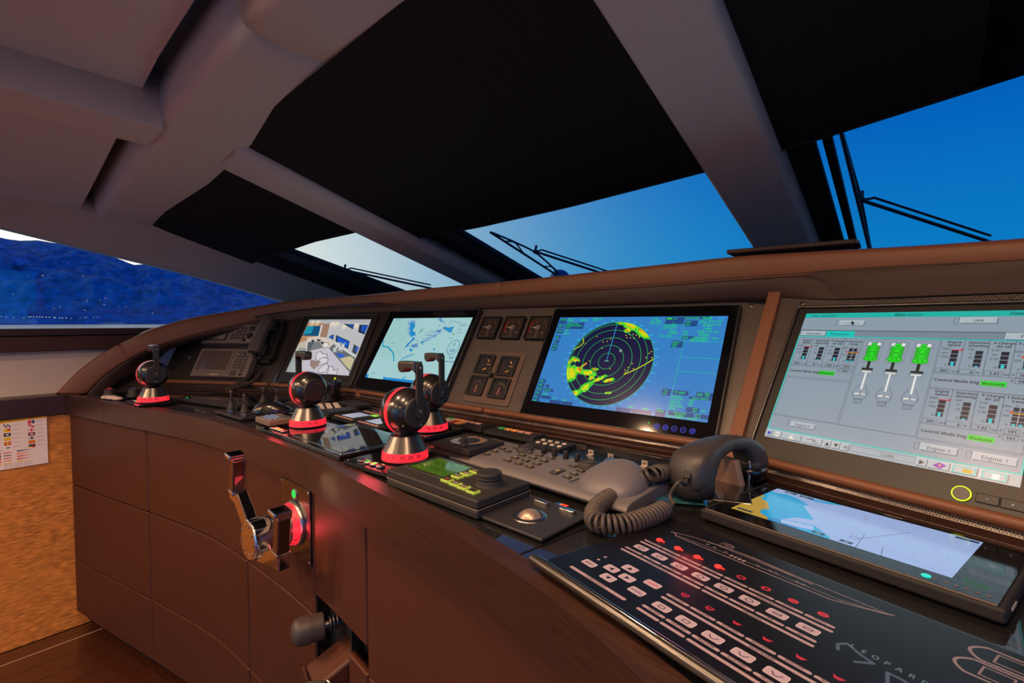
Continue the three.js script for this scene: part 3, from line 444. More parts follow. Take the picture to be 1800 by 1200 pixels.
  [390, 492, 594].forEach((x, k) => { // three engines, their shafts and jets
    g.lineWidth = 1.6; g.strokeStyle = '#0a2a12'; rect(x - 36, 174, 76, 122, 'rgba(70,85,100,.6)');
    g.fillStyle = '#f0f0f4'; for (const s of [-1, 1]) { g.beginPath(); g.arc(x + s * 19, 190, 11, Math.PI, 0); g.lineTo(x + s * 19 + 11, 200); g.lineTo(x + s * 19 - 11, 200); g.closePath(); g.fill(); g.strokeStyle = ink; g.stroke(); }
    g.fillStyle = '#0ce81f'; g.strokeStyle = '#064d10'; const P = (pts) => { g.beginPath(); pts.forEach(([a, b], i) => i ? g.lineTo(x + a, b) : g.moveTo(x + a, b)); g.closePath(); g.fill(); g.stroke(); };
    P([[-12, 184], [12, 184], [12, 198], [-12, 198]]); P([[-22, 200], [22, 200], [22, 262], [-22, 262]]); for (let q = 0; q < 7; q++) for (const s of [-27, 17]) P([[s, 202 + q * 8.5], [s + 10, 202 + q * 8.5], [s + 10, 209 + q * 8.5], [s, 209 + q * 8.5]]);
    P([[-11, 214], [11, 214], [11, 236], [-11, 236]]); P([[-11, 238], [11, 238], [11, 260], [-11, 260]]); g.beginPath(); g.ellipse(x, 274, 32, 17, 0, 0, 7); g.fill(); g.stroke(); for (const s of [-18, 0, 18]) { g.beginPath(); g.arc(x + s, 274, 9, 0, 7); g.stroke(); }
    text(g, String([2, 3, 1][k]), x - 17, 192, 11, ink, 'sans-serif', 'center'); P([[-6, 290], [6, 290], [6, 330], [-6, 330]]); P([[-24, 330], [24, 330], [24, 341], [-24, 341]]);
    g.fillStyle = '#f4f5f2'; g.strokeStyle = ink; P([[-22, 346], [22, 346], [22, 355], [-22, 355]]); rect(x - 28, 340, 56, 32, 'rgba(70,85,100,.5)'); P([[-5, 355], [5, 355], [5, 452], [-5, 452]]);
    g.strokeStyle = '#1b2d3c'; g.beginPath(); g.moveTo(x - 17, 425); g.lineTo(x - 17, 440); g.bezierCurveTo(x - 40, 465, x - 32, 495, x - 17, 505); g.lineTo(x + 17, 505); g.bezierCurveTo(x + 32, 495, x + 40, 465, x + 17, 440); g.lineTo(x + 17, 425); g.stroke(); g.beginPath(); for (const s of [-1, 1]) { g.ellipse(x + s * 14, 476, 14, 6, s * 0.1, 0, 7); } g.fill(); g.stroke(); g.strokeRect(x - 17, 507, 34, 22); ln(x - 17, 507, x - 4, 529); ln(x + 17, 507, x + 2, 529); ln(x, 507, x, 529);
  });
  rect(95, 676, 14, 30); btn(113, 676, 124, 32, 'Engine 2'); rect(655, 680, 16, 32); btn(676, 678, 127, 34, 'Engine 3', ink, 21); rect(829, 680, 16, 32); btn(850, 678, 131, 35, 'Engine 1', ink, 21); ln(0, 656, 1000, 656);
  g.fillStyle = cy; g.fillRect(0, 735, 1000, 6); g.fillStyle = '#a9b8c3'; g.fillRect(0, 741, 1000, 49);
  for (const [x, w] of [[3, 35], [41, 47], [94, 96], [196, 96], [297, 36], [337, 36], [377, 36], [675, 40], [716, 74], [792, 84], [882, 84]]) btn(x, 746, w, 38);
  g.fillStyle = '#1c46c8'; g.beginPath(); g.arc(20, 765, 9, 0, 7); g.fill(); g.fillStyle = '#e8ead8'; g.beginPath(); g.arc(64, 765, 15, 0, 7); g.fill(); ln(50, 765, 78, 765, '#93a5b4', 4); g.fillStyle = '#eceee2'; g.beginPath(); g.moveTo(125, 778); g.lineTo(140, 750); g.lineTo(154, 778); g.fill();
  g.strokeStyle = ink; g.lineWidth = 2; g.beginPath(); [[218, 760], [234, 760], [244, 752], [248, 772], [256, 756], [262, 774], [274, 770]].forEach(([a, b], i) => i ? g.lineTo(a, b) : g.moveTo(a, b)); g.stroke();
  const tri = (pts, c) => { g.fillStyle = c; g.beginPath(); pts.forEach(([a, b], i) => i ? g.lineTo(a, b) : g.moveTo(a, b)); g.fill(); };
  tri([[305, 774], [325, 774], [315, 756]], ink); tri([[345, 756], [365, 756], [355, 774]], ink); tri([[405, 756], [405, 774], [386, 765]], '#74838f'); rect(418, 750, 126, 28); rect(550, 750, 122, 28); text(g, 'LAN', 556, 765, 21, ink); tri([[686, 756], [686, 776], [705, 766]], ink);
  g.fillStyle = '#8a1fae'; g.beginPath(); g.moveTo(732, 768); g.lineTo(752, 752); g.lineTo(778, 760); g.lineTo(758, 780); g.fill(); text(g, '?', 756, 766, 18, '#ffe14a', 'sans-serif', 'center', 'bold'); for (const x of [800, 890]) { g.strokeStyle = cy; g.lineWidth = 3; g.strokeRect(x, 751, 68, 28); } g.fillStyle = '#c9a90f'; for (const x of [838, 852]) { g.beginPath(); g.arc(x, 767, 9, 0, 7); g.fill(); } g.fillStyle = '#e9ecec'; g.fillRect(918, 756, 22, 22);
});
const scrRadar = canvas(1400, 791, (g) => {
  g.scale(1.4, 1.4); const G = '#0fe05a', C = '#25c8e8', bx = '#1b4a86';
  g.fillStyle = '#2f7fc6'; g.fillRect(0, 0, 1000, 565);
  const cx = 406, cy = 283, RO = 256; g.fillStyle = '#070d3c'; g.beginPath(); g.arc(418, 290, RO, 0, 7); g.fill();
  g.save(); g.beginPath(); g.arc(418, 290, RO, 0, 7); g.clip();
  const blob = (x, y, a, b, th, n, red = 0.12, bias = 0) => { const ca = Math.cos(th), sa = Math.sin(th); for (let i = 0; i < n; i++) { const r = Math.sqrt(rnd()), t = rnd() * 6.283, u = r * Math.cos(t) * a, v = r * Math.sin(t) * b, px = x + u * ca - v * sa, py = y + u * sa + v * ca, k = r + (rnd() - 0.5) * 0.5 + bias; g.fillStyle = k > 0.86 ? '#10c832' : k > 0.7 ? '#7be010' : rnd() < red ? '#f0641c' : rnd() < 0.3 ? '#e8c810' : '#d6e60c'; const s = 3 + rnd() * 5; g.beginPath(); g.ellipse(px, py, s, s * 0.7, 0, 0, 7); g.fill(); } };
  blob(430, 36, 40, 12, 0.1, 90, 0.35); blob(500, 58, 66, 26, 0.35, 300, 0.08); blob(585, 95, 66, 36, 0.5, 340, 0.16); blob(655, 140, 38, 22, 0.7, 120, 0.3, 0.1); blob(715, 170, 26, 16, 0.9, 60, 0.35); blob(690, 110, 40, 26, 0.8, 60, 0.05, 0.5); blob(480, 88, 20, 14, 0, 40, 0.3);
  blob(165, 110, 32, 20, -0.5, 70, 0.3); blob(95, 205, 24, 14, -0.6, 40, 0.2); blob(88, 275, 34, 52, 0.35, 280, 0.06); blob(70, 335, 24, 40, 0.2, 120, 0.08); blob(125, 240, 34, 12, 0.4, 60, 0.3); blob(176, 300, 10, 40, 0.4, 70, 0.3); blob(150, 345, 12, 34, 0.7, 60, 0.15); blob(205, 285, 28, 13, 0.2, 60, 0.3); blob(200, 375, 50, 52, 0.3, 420, 0.05); blob(150, 428, 34, 46, 0.4, 200, 0.04, 0.25); blob(250, 350, 38, 18, 0.4, 90, 0.6); blob(315, 362, 52, 17, 0.1, 170, 0.25); blob(350, 338, 20, 8, 0, 30, 0.7); blob(270, 318, 24, 5, -0.8, 30, 0.7);
  blob(325, 450, 46, 22, -0.8, 220, 0.04, 0.1); blob(260, 500, 56, 18, -0.55, 200, 0.1, 0.1); blob(390, 395, 50, 8, -0.55, 110, 0.05); blob(455, 396, 36, 9, -0.3, 70, 0.4); blob(345, 392, 16, 12, 0, 30, 0.1); blob(470, 470, 18, 6, -0.3, 24, 0.1);
  g.strokeStyle = '#16d75a'; g.lineWidth = 2.2; for (const r of [49, 98, 147, 196, 232]) { g.beginPath(); g.arc(cx, cy, r, 0, 7); g.stroke(); }
  const pts = (P, c, w) => { g.strokeStyle = c; g.lineWidth = w; g.beginPath(); P.forEach(([a, b], i) => i ? g.lineTo(a, b) : g.moveTo(a, b)); g.stroke(); };
  pts([[530, 358], [590, 322], [640, 286], [700, 230]], '#d0e010', 5); pts([[212, 142], [225, 175], [205, 200], [160, 228], [115, 255]], '#c8dc18', 5); g.fillStyle = '#e0c820'; for (const [x, y] of [[700, 230], [745, 195], [755, 205], [775, 210], [640, 225], [628, 250], [660, 250], [650, 215], [560, 290], [545, 315], [575, 320], [480, 120], [500, 115], [520, 112], [540, 118], [488, 135], [510, 135], [530, 138], [560, 130], [300, 130], [350, 165], [375, 160], [390, 145], [235, 60], [260, 52], [290, 60], [355, 205], [240, 180], [530, 330], [545, 335], [535, 345], [300, 290], [440, 330]]) { g.beginPath(); g.arc(x, y, 3.6, 0, 7); g.fill(); }
  pts([[cx, cy], [405, 50]], '#2aa8f0', 3.5); pts([[392, 283], [420, 283]], '#8ae0c0', 3); pts([[463, 216], [483, 216]], '#d8e0f0', 3); pts([[473, 206], [473, 226]], '#d8e0f0', 3); g.restore();
  g.strokeStyle = '#16d75a'; g.lineWidth = 2; g.beginPath(); g.arc(418, 290, RO, 0, 7); g.stroke();
  for (let k = 0; k < 36; k++) { const a = k * Math.PI / 18; text(g, String((k * 10 + 310) % 360).padStart(3, '0'), 418 + Math.sin(a) * 271, 290 - Math.cos(a) * 268, 12, C, 'sans-serif', 'center', 'bold'); }
  const t = (s, x, y, px = 14, c = G) => text(g, s, x, y, px, c, 'sans-serif', 'left', 'bold'), b = (x, y, w, h) => { g.fillStyle = bx; g.fillRect(x, y, w, h); };
  b(4, 6, 52, 40); t('RANGE', 8, 16, 13); t('1.5', 62, 20, 30); t('0.25 NM', 150, 20, 15); t('NORTH UP', 236, 12, 13); t('CCRP', 240, 26, 12); b(60, 36, 130, 46); t('HEAD UP RM', 66, 44, 13); t('SET/2MN X-BAND', 66, 58, 13); t('LP/ST', 66, 72, 12); b(4, 50, 46, 26); t('PULSE', 8, 58, 12); t('S1', 18, 70, 12); b(6, 84, 50, 30); t('ECHO', 12, 98, 14); t('OFF', 66, 92, 14); t('SHORT', 66, 116, 13);
  for (const [y, s] of [[128, 'EBL'], [160, 'SP'], [186, 'SHM'], [210, 'OFF']]) { b(14, y, 38, 22); t(s, 18, y + 12, 13); }
  for (const [y, s] of [[424, 'TRK'], [450, 'GRF'], [474, 'SART'], [500, 'STD'], [524, 'ALT'], [548, 'BRL']]) { b(6, y, 46, 22); t(s, 10, y + 11, 14); } b(64, 456, 24, 18); b(60, 480, 66, 18); t('IR1 OFF', 64, 490, 12); t('MARK', 58, 516, 12); b(58, 524, 66, 18); t('TRL1', 136, 534, 12); b(124, 545, 78, 20); t('EBL2', 206, 538, 12); b(206, 546, 70, 18); t('VRM1', 600, 534, 12); b(540, 542, 82, 22); t('VRM2', 676, 534, 12); b(626, 542, 106, 22);
  t('GAIN', 610, 14, 12); t('SEA   MAN', 604, 28, 12); t('RAIN MAN', 600, 42, 12); b(684, 4, 100, 44); g.fillStyle = '#20e040'; g.fillRect(690, 8, 28, 10); t('27', 728, 14, 13); t('0', 728, 42, 13); b(784, 2, 130, 14); t('25/MAY/2023', 786, 10, 12); t('19:09', 874, 12, 20); t('(-5)', 956, 12, 16, C);
  const v = (s, x, y, px) => text(g, s, x, y, px, G, 'sans-serif', 'right', 'bold'); b(792, 26, 64, 34); t('HDG', 796, 35, 12); t('SPD', 796, 52, 12); v('012.7°T', 940, 34, 21); v('0.2kn', 936, 54, 19); v('0.4kn', 932, 72, 15); t('COG', 796, 92, 12); t('SOG', 796, 108, 12); v('313.1°T', 936, 92, 20); v('0.5kn', 928, 110, 19); b(790, 118, 66, 16); t('POSN', 794, 127, 12); v('44°04.890\'N', 928, 128, 15); v('008°50.899\'E', 926, 142, 15); for (const [y, s] of [[32, 'GYRO1'], [52, 'EPFS1'], [92, 'EPFS1'], [130, 'EPFS1']]) t(s, 944, y, 11);
  t('+/-', 636, 60, 12); t('44°04.890\'N', 686, 58, 12); t('008°51.877\'E', 682, 72, 12); t('025.6°R', 716, 88, 12); t('0.388NM', 716, 102, 12); t('TTG   00:58', 678, 118, 12); g.strokeStyle = '#16d0a0'; g.lineWidth = 2; g.strokeRect(670, 50, 120, 78); b(746, 146, 60, 40); t('MENU', 750, 156, 12); t('USER', 750, 168, 12); t('SET', 754, 180, 12);
  pts2([[808, 148], [808, 565]]); pts2([[784, 148], [1000, 148]]); pts2([[808, 240], [1000, 240]]); pts2([[810, 318], [1000, 318]]);
  function pts2(P) { g.strokeStyle = '#18c8a0'; g.lineWidth = 2.2; g.beginPath(); g.moveTo(...P[0]); g.lineTo(...P[1]); g.stroke(); }
  b(756, 418, 46, 34); t('TGT', 764, 428, 12); t('LIST', 760, 443, 12); b(812, 420, 76, 24); t('TT OFF', 818, 432, 17); b(924, 420, 76, 24); t('AIS', 928, 432, 17); t('DISP', 962, 426, 11); t('OFF', 966, 438, 11); ['VECTOR', 'CPA/TCPA', 'AIS CPA', 'LOST TGT', 'PAST POSN', 'TRAIL'].forEach((s, i) => t(s, 812, 453 + i * 12.5, 12)); b(894, 446, 106, 12); t('0min TRUE-G', 910, 453, 12); t('OFF', 898, 466, 12); t('OFF', 898, 478, 12); t('ALL', 898, 490, 12); b(892, 500, 60, 26); t('OFF', 922, 507, 12); t('OFF', 922, 519, 12); t('REL', 962, 512, 13); b(812, 530, 120, 22); t('NO ACTIVE', 836, 536, 12); t('ALERTS', 846, 547, 12); t('ANY TARGET / CURSOR', 812, 556, 13); b(940, 530, 60, 20); g.strokeStyle = G; g.strokeRect(944, 532, 18, 14); t('A3', 754, 524, 12); b(748, 530, 50, 34); t('TT/AIS', 752, 537, 12);
});
const scrChart = canvas(1000, 610, (g) => {
  g.fillStyle = '#a9d6d8'; g.fillRect(0, 0, 1000, 610); g.fillStyle = '#a3d2d2'; g.fillRect(0, 0, 340, 400);
  for (let i = 0; i < 900; i++) { g.fillStyle = `rgba(90,130,150,${0.25 + 0.3 * rnd()})`; g.fillRect(rnd() * 1000, rnd() * 610, 3.2, 2.2); }
  const P = (pts, c, fill = true, w = 8) => { g.beginPath(); pts.forEach(([a, b], i) => i ? g.lineTo(a, b) : g.moveTo(a, b)); if (fill) { g.fillStyle = c; g.fill(); } else { g.strokeStyle = c; g.lineWidth = w; g.lineJoin = 'round'; g.stroke(); } };
  const rough = (pts, c, k = 10) => { const o = []; pts.forEach((p, i) => { const q = pts[(i + 1) % pts.length]; for (let s = 0; s < 6; s++) o.push([p[0] + (q[0] - p[0]) * s / 6 + (rnd() - 0.5) * k, p[1] + (q[1] - p[1]) * s / 6 + (rnd() - 0.5) * k]); }); P(o, c); };
  rough([[225, 30], [330, 25], [350, 90], [335, 130], [400, 150], [430, 185], [360, 192], [330, 170], [260, 110]], '#8ab4d6', 24); rough([[262, 50], [300, 40], [350, 75], [345, 120], [400, 150], [408, 170], [360, 190], [325, 165], [300, 110]], '#1f93cf', 14);
  P([[7, 236], [30, 290], [62, 300], [112, 298], [150, 318], [200, 340], [240, 370], [270, 410], [288, 436]], '#12a2cc', false, 13);
  rough([[405, 190], [420, 205], [392, 260], [372, 292], [340, 300], [360, 250]], '#2c86cc', 16); rough([[410, 262], [480, 250], [520, 280], [470, 300], [420, 285]], '#6f9fd0', 20); rough([[505, 250], [560, 205], [640, 160], [700, 120], [720, 128], [650, 190], [590, 230], [530, 262]], '#86b6d2', 26); rough([[520, 246], [560, 226], [545, 258]], '#1c8dc4', 8); rough([[655, 130], [700, 110], [690, 140]], '#2f78c0', 8);
  P([[722, 106], [738, 80], [762, 96], [790, 92], [831, 80], [833, 144], [790, 136], [760, 120]], '#2796d4'); rough([[601, 6], [640, 0], [670, 20], [705, 44], [660, 40], [620, 26]], '#5f9fd0', 14);
  rough([[357, 446], [376, 398], [430, 372], [500, 350], [480, 372], [400, 404]], '#8ac0d4', 14); P([[362, 440], [392, 396], [420, 376], [440, 384], [500, 352]], '#1f9cc8', false, 6); P([[443, 150], [470, 108]], '#187a3c', false, 9); P([[858, 146], [876, 166]], '#1f9c3c', false, 7); g.fillStyle = '#1c9fd8'; g.beginPath(); g.arc(717, 300, 11, 0, 7); g.fill(); g.beginPath(); g.ellipse(440, 318, 26, 12, 0.3, 0, 7); g.fill();
  for (let i = 0; i < 34; i++) { g.fillStyle = 'rgba(60,110,170,.7)'; const a = rnd(); g.fillRect(330 + a * 420 + (rnd() - 0.5) * 120, 320 - a * 260 + (rnd() - 0.5) * 90, 24 + rnd() * 44, 4); }
  for (const [x, y, w] of [[30, 14, 90], [820, 40, 70], [890, 60, 80], [895, 76, 70], [880, 110, 60], [900, 140, 60], [60, 560, 50], [130, 258, 50], [830, 190, 50]]) { g.fillStyle = 'rgba(50,110,160,.6)'; g.fillRect(x, y, w, 5); }
  g.strokeStyle = '#2a7c9c'; g.lineWidth = 4; g.beginPath(); g.ellipse(924, 274, 60, 66, 0, 0, 7); g.stroke(); g.lineWidth = 1.5; for (let k = 0; k < 24; k++) { const a = k * Math.PI / 12; g.beginPath(); g.moveTo(924 + Math.cos(a) * 50, 274 + Math.sin(a) * 55); g.lineTo(924 + Math.cos(a) * 58, 274 + Math.sin(a) * 63); g.stroke(); } P([[924, 214], [914, 262], [934, 262]], 'rgba(42,124,156,.5)');
  text(g, '310', 924, 304, 34, '#0d6fae', 'sans-serif', 'center', 'bold italic'); text(g, '0.4', 928, 366, 30, '#0d6fae', 'sans-serif', 'left', 'bold italic'); text(g, 'kn', 972, 360, 13, '#0d6fae'); text(g, 'Ramona South', 872, 398, 18, '#0f5f98', 'sans-serif', 'left', 'bold italic'); g.strokeStyle = '#0f6fa8'; g.lineWidth = 3; g.strokeRect(850, 388, 10, 20);
  g.fillStyle = '#0d8ad6'; g.fillRect(250, 588, 706, 22); g.fillRect(0, 580, 36, 30); g.fillRect(960, 580, 40, 30); P([[484, 590], [520, 560], [530, 572], [500, 600]], '#25b5d4'); text(g, '+', 310, 599, 22, '#ffffff', 'sans-serif', 'center'); text(g, '◁', 980, 596, 18, '#fff', 'sans-serif', 'center');
});
const scrSaloon = canvas(800, 600, (g) => {
  const P = (pts, c, s) => { g.beginPath(); pts.forEach(([a, b], i) => i ? g.lineTo(a, b) : g.moveTo(a, b)); g.closePath(); g.fillStyle = c; g.fill(); if (s) { g.strokeStyle = s; g.lineWidth = 5; g.stroke(); } };
  g.fillStyle = '#c9c8c4'; g.fillRect(0, 0, 800, 600); P([[0, 0], [800, 0], [800, 42], [0, 30]], '#b2b4ba'); P([[0, 30], [210, 40], [210, 205], [0, 280]], '#b98d66'); P([[8, 77], [190, 74], [226, 192], [3, 190]], '#12537c'); P([[8, 77], [100, 76], [112, 160], [6, 178]], '#1696b4'); P([[192, 70], [212, 60], [240, 204], [222, 200]], '#e2ddd4'); P([[210, 46], [300, 46], [337, 204], [246, 206]], '#a3806c');
  g.fillStyle = '#cfcdca'; P([[305, 46], [800, 40], [800, 420], [600, 340], [420, 230], [345, 200]], '#c3c4c6'); for (const [x, y] of [[340, 60], [395, 60], [60, 50], [130, 46], [500, 90], [650, 80]]) { const q = g.createRadialGradient(x, y - 20, 2, x, y, 44); q.addColorStop(0, 'rgba(255,240,210,.9)'); q.addColorStop(1, 'rgba(255,235,200,0)'); g.fillStyle = q; g.fillRect(x - 44, y - 44, 88, 88); }
  P([[359, 202], [385, 180], [415, 172], [432, 232]], '#17304f'); P([[368, 202], [412, 180], [426, 222]], '#1d5cc8'); P([[445, 178], [647, 245], [661, 327], [469, 250]], '#1c3350'); P([[470, 196], [640, 252], [650, 312], [490, 246]], '#155cd0'); P([[710, 274], [787, 308], [784, 384], [725, 360]], '#3c4a52'); P([[752, 300], [787, 314], [785, 360], [757, 340]], '#2a63d8'); P([[475, 50], [615, 54], [626, 112]], '#26323e'); P([[520, 56], [612, 56], [618, 96]], '#1d52b0'); P([[684, 60], [792, 62], [790, 168], [703, 142]], '#1d2b3c'); P([[716, 68], [792, 70], [790, 150], [724, 128]], '#1a4fb8');
  P([[0, 280], [160, 240], [250, 260], [160, 600], [0, 600]], '#c8c0ac'); P([[40, 330], [150, 330], [150, 600], [0, 600], [0, 420]], '#98a2a0'); P([[40, 420], [110, 380], [140, 600], [20, 600]], '#a9b2b2');
  P([[81, 212], [200, 196], [317, 209], [459, 275], [425, 330], [300, 330], [150, 372], [110, 300]], '#dccfc2'); P([[118, 262], [265, 252], [345, 322], [160, 372]], '#7c7f80'); P([[120, 268], [200, 262], [190, 350], [158, 366]], '#566068'); for (const [x, y, w, h, r] of [[160, 232, 40, 22, 0.3], [225, 226, 50, 20, 0.1], [300, 246, 40, 24, 0.7], [345, 280, 34, 26, 0.6]]) { g.save(); g.translate(x, y); g.rotate(r); g.fillStyle = '#3a3e42'; g.fillRect(0, 0, w, h); g.restore(); }
  P([[330, 262], [395, 268], [402, 310], [366, 330], [330, 300]], '#efe8e0', '#4a4540'); P([[420, 330], [459, 278], [800, 420], [800, 600], [770, 560], [600, 440]], '#6d7274'); P([[609, 431], [723, 402], [785, 430], [790, 545], [740, 520]], '#cfc39a'); P([[540, 372], [660, 392], [640, 425], [575, 412]], '#2f66d4'); g.strokeStyle = '#d8dcda'; g.lineWidth = 14; g.beginPath(); g.moveTo(459, 250); g.lineTo(790, 410); g.stroke();
  for (let i = 0; i < 70; i++) { g.fillStyle = ['#e8e6e0', '#cfd2d0', '#8c9292'][i % 3]; g.beginPath(); g.ellipse(541 + (rnd() - 0.5) * 110, 312 + (rnd() - 0.5) * 100, 5 + rnd() * 11, 4 + rnd() * 7, rnd() * 3, 0, 7); g.fill(); }
  P([[177, 399], [230, 350], [311, 332], [425, 327], [790, 566], [786, 600], [160, 600]], '#cdc8d2'); P([[296, 382], [330, 362], [380, 388], [435, 392], [450, 420], [400, 445], [340, 470], [300, 420]], '#e0dbe0', '#38353a'); P([[364, 448], [410, 424], [472, 440], [478, 478], [420, 500], [380, 520]], '#e2dde2', '#38353a'); P([[250, 450], [330, 470], [400, 470], [350, 560], [280, 520]], '#9c8478'); P([[406, 550], [440, 510], [477, 486], [520, 520], [500, 580], [420, 592]], '#e0dbe0', '#38353a'); P([[520, 520], [560, 515], [600, 560], [640, 540], [650, 600], [540, 600]], '#dcd7dd', '#38353a');
});
const scrPlotter = canvas(1200, 504, (g) => {
  g.scale(1.2, 1.2); g.fillStyle = '#9fb6e4'; g.fillRect(0, 0, 1000, 420); const P = (pts, c) => { g.beginPath(); pts.forEach(([a, b], i) => i ? g.lineTo(a, b) : g.moveTo(a, b)); g.closePath(); g.fillStyle = c; g.fill(); };
  P([[0, 60], [40, 70], [90, 50], [170, 70], [256, 112], [244, 143], [300, 200], [371, 274], [300, 300], [257, 372], [330, 355], [405, 331], [470, 370], [524, 405], [520, 420], [0, 420]], '#1fa6d8'); P([[139, 372], [200, 400], [257, 372], [330, 350], [371, 400], [360, 420], [120, 420], [120, 380]], '#1686c2'); P([[257, 376], [300, 362], [371, 352], [405, 340], [430, 380], [360, 400], [280, 405]], '#a9bfe8'); P([[200, 30], [260, 14], [331, 0], [380, 0], [330, 30], [250, 46]], '#2aa8d6');
  P([[0, 140], [30, 170], [7, 188], [80, 220], [144, 297], [120, 330], [139, 372], [190, 390], [221, 422], [0, 422]], '#c29a3c'); g.fillStyle = '#24404c'; g.fillRect(20, 384, 90, 18); g.fillRect(60, 6, 70, 22); g.fillRect(150, 10, 80, 22); text(g, '39.2', 70, 17, 18, '#c8d8dc', 'sans-serif', 'left', 'bold'); text(g, '4.1', 168, 21, 18, '#c8d8dc', 'sans-serif', 'left', 'bold'); g.fillStyle = '#1a3a58'; g.fillRect(430, 384, 60, 22); g.fillRect(560, 384, 56, 22); g.fillRect(900, 10, 90, 20); g.fillStyle = '#d8e4f0'; g.fillRect(448, 393, 24, 4); g.fillRect(578, 393, 20, 4);
  g.strokeStyle = 'rgba(60,60,110,.65)'; g.lineWidth = 1.4; const L = (d, ...p) => { g.setLineDash(d); g.beginPath(); p.forEach(([a, b], i) => i ? g.lineTo(a, b) : g.moveTo(a, b)); g.stroke(); g.setLineDash([]); };
  L([8, 4], [187, 63], [400, 160], [611, 266]); L([8, 4], [190, 80], [400, 200], [600, 300]); L([], [20, 60], [120, 110], [260, 120]); L([3, 3], [330, 355], [420, 420]); L([6, 5], [640, 300], [980, 410]); g.lineWidth = 2.6; g.strokeStyle = '#3a4668'; L([], [620, 318], [745, 110]); L([], [611, 266], [640, 420]); L([], [720, 340], [745, 420]); g.strokeStyle = '#3a4668'; g.strokeRect(578, 318, 34, 24); g.fillStyle = '#7a4a6a'; for (let i = 0; i < 46; i++) { g.globalAlpha = 0.5; g.fillRect(rnd() * 1000, rnd() * 420, 8, 3); } g.globalAlpha = 1; g.fillStyle = '#b0405a'; for (const [x, y] of [[540, 90], [560, 150], [520, 60], [90, 210], [150, 250], [190, 260]]) { g.beginPath(); g.arc(x, y, 4, 0, 7); g.fill(); }
  for (let i = 0; i < 60; i++) { g.fillStyle = 'rgba(20,60,110,.5)'; g.fillRect(60 + rnd() * 240, 110 + rnd() * 240, 6, 3); }
});
const ringText = (list, col = '#ff2a3c') => canvas(1024, 64, (g) => { g.fillStyle = col; g.fillRect(0, 0, 1024, 64); list.forEach(([s, x]) => text(g, s, x, 26, 34, '#3a0008', 'sans-serif', 'center', 'bold')); for (let k = 0; k < 128; k++) { g.fillStyle = 'rgba(60,0,8,.85)'; g.fillRect(k * 8, k % 4 ? 52 : 46, 2, 12); } });
// ---------------------------------------------------------------- instruments set into the dashboard
function screenLight(t, w, h, color, k) { const l = new THREE.RectAreaLight(color, k, w, h); l.position.set(0, 0, 0.022); l.rotation.y = Math.PI; t.add(l); }
function monitor(F, label, uc, vc, w, h, su, sv, sw, sh, tex, k, opt = {}) { // centre and size of the body, then of the lit screen, in the plane of the face
  const t = onFacet(F, 'monitor', label, 'monitor', uc, vc);
  const d = opt.depth ?? 0.014;
  mesh('bezel', frame(w, h, w - 0.009, h - 0.009, 0.009, d, 0.0015), opt.rim ?? M.anod, t);
  mesh('front_glass', rbox(w - 0.008, h - 0.008, d - 0.003, 0.002, 0, 0, (d - 0.003) / 2 - 0.001), opt.face ?? M.glassBlack, t);
  mesh('screen', plane(sw, sh, su - uc, sv - vc, d - 0.0025), screenMat(tex, k, opt.rough ?? 0.2), t);
  return t;
}
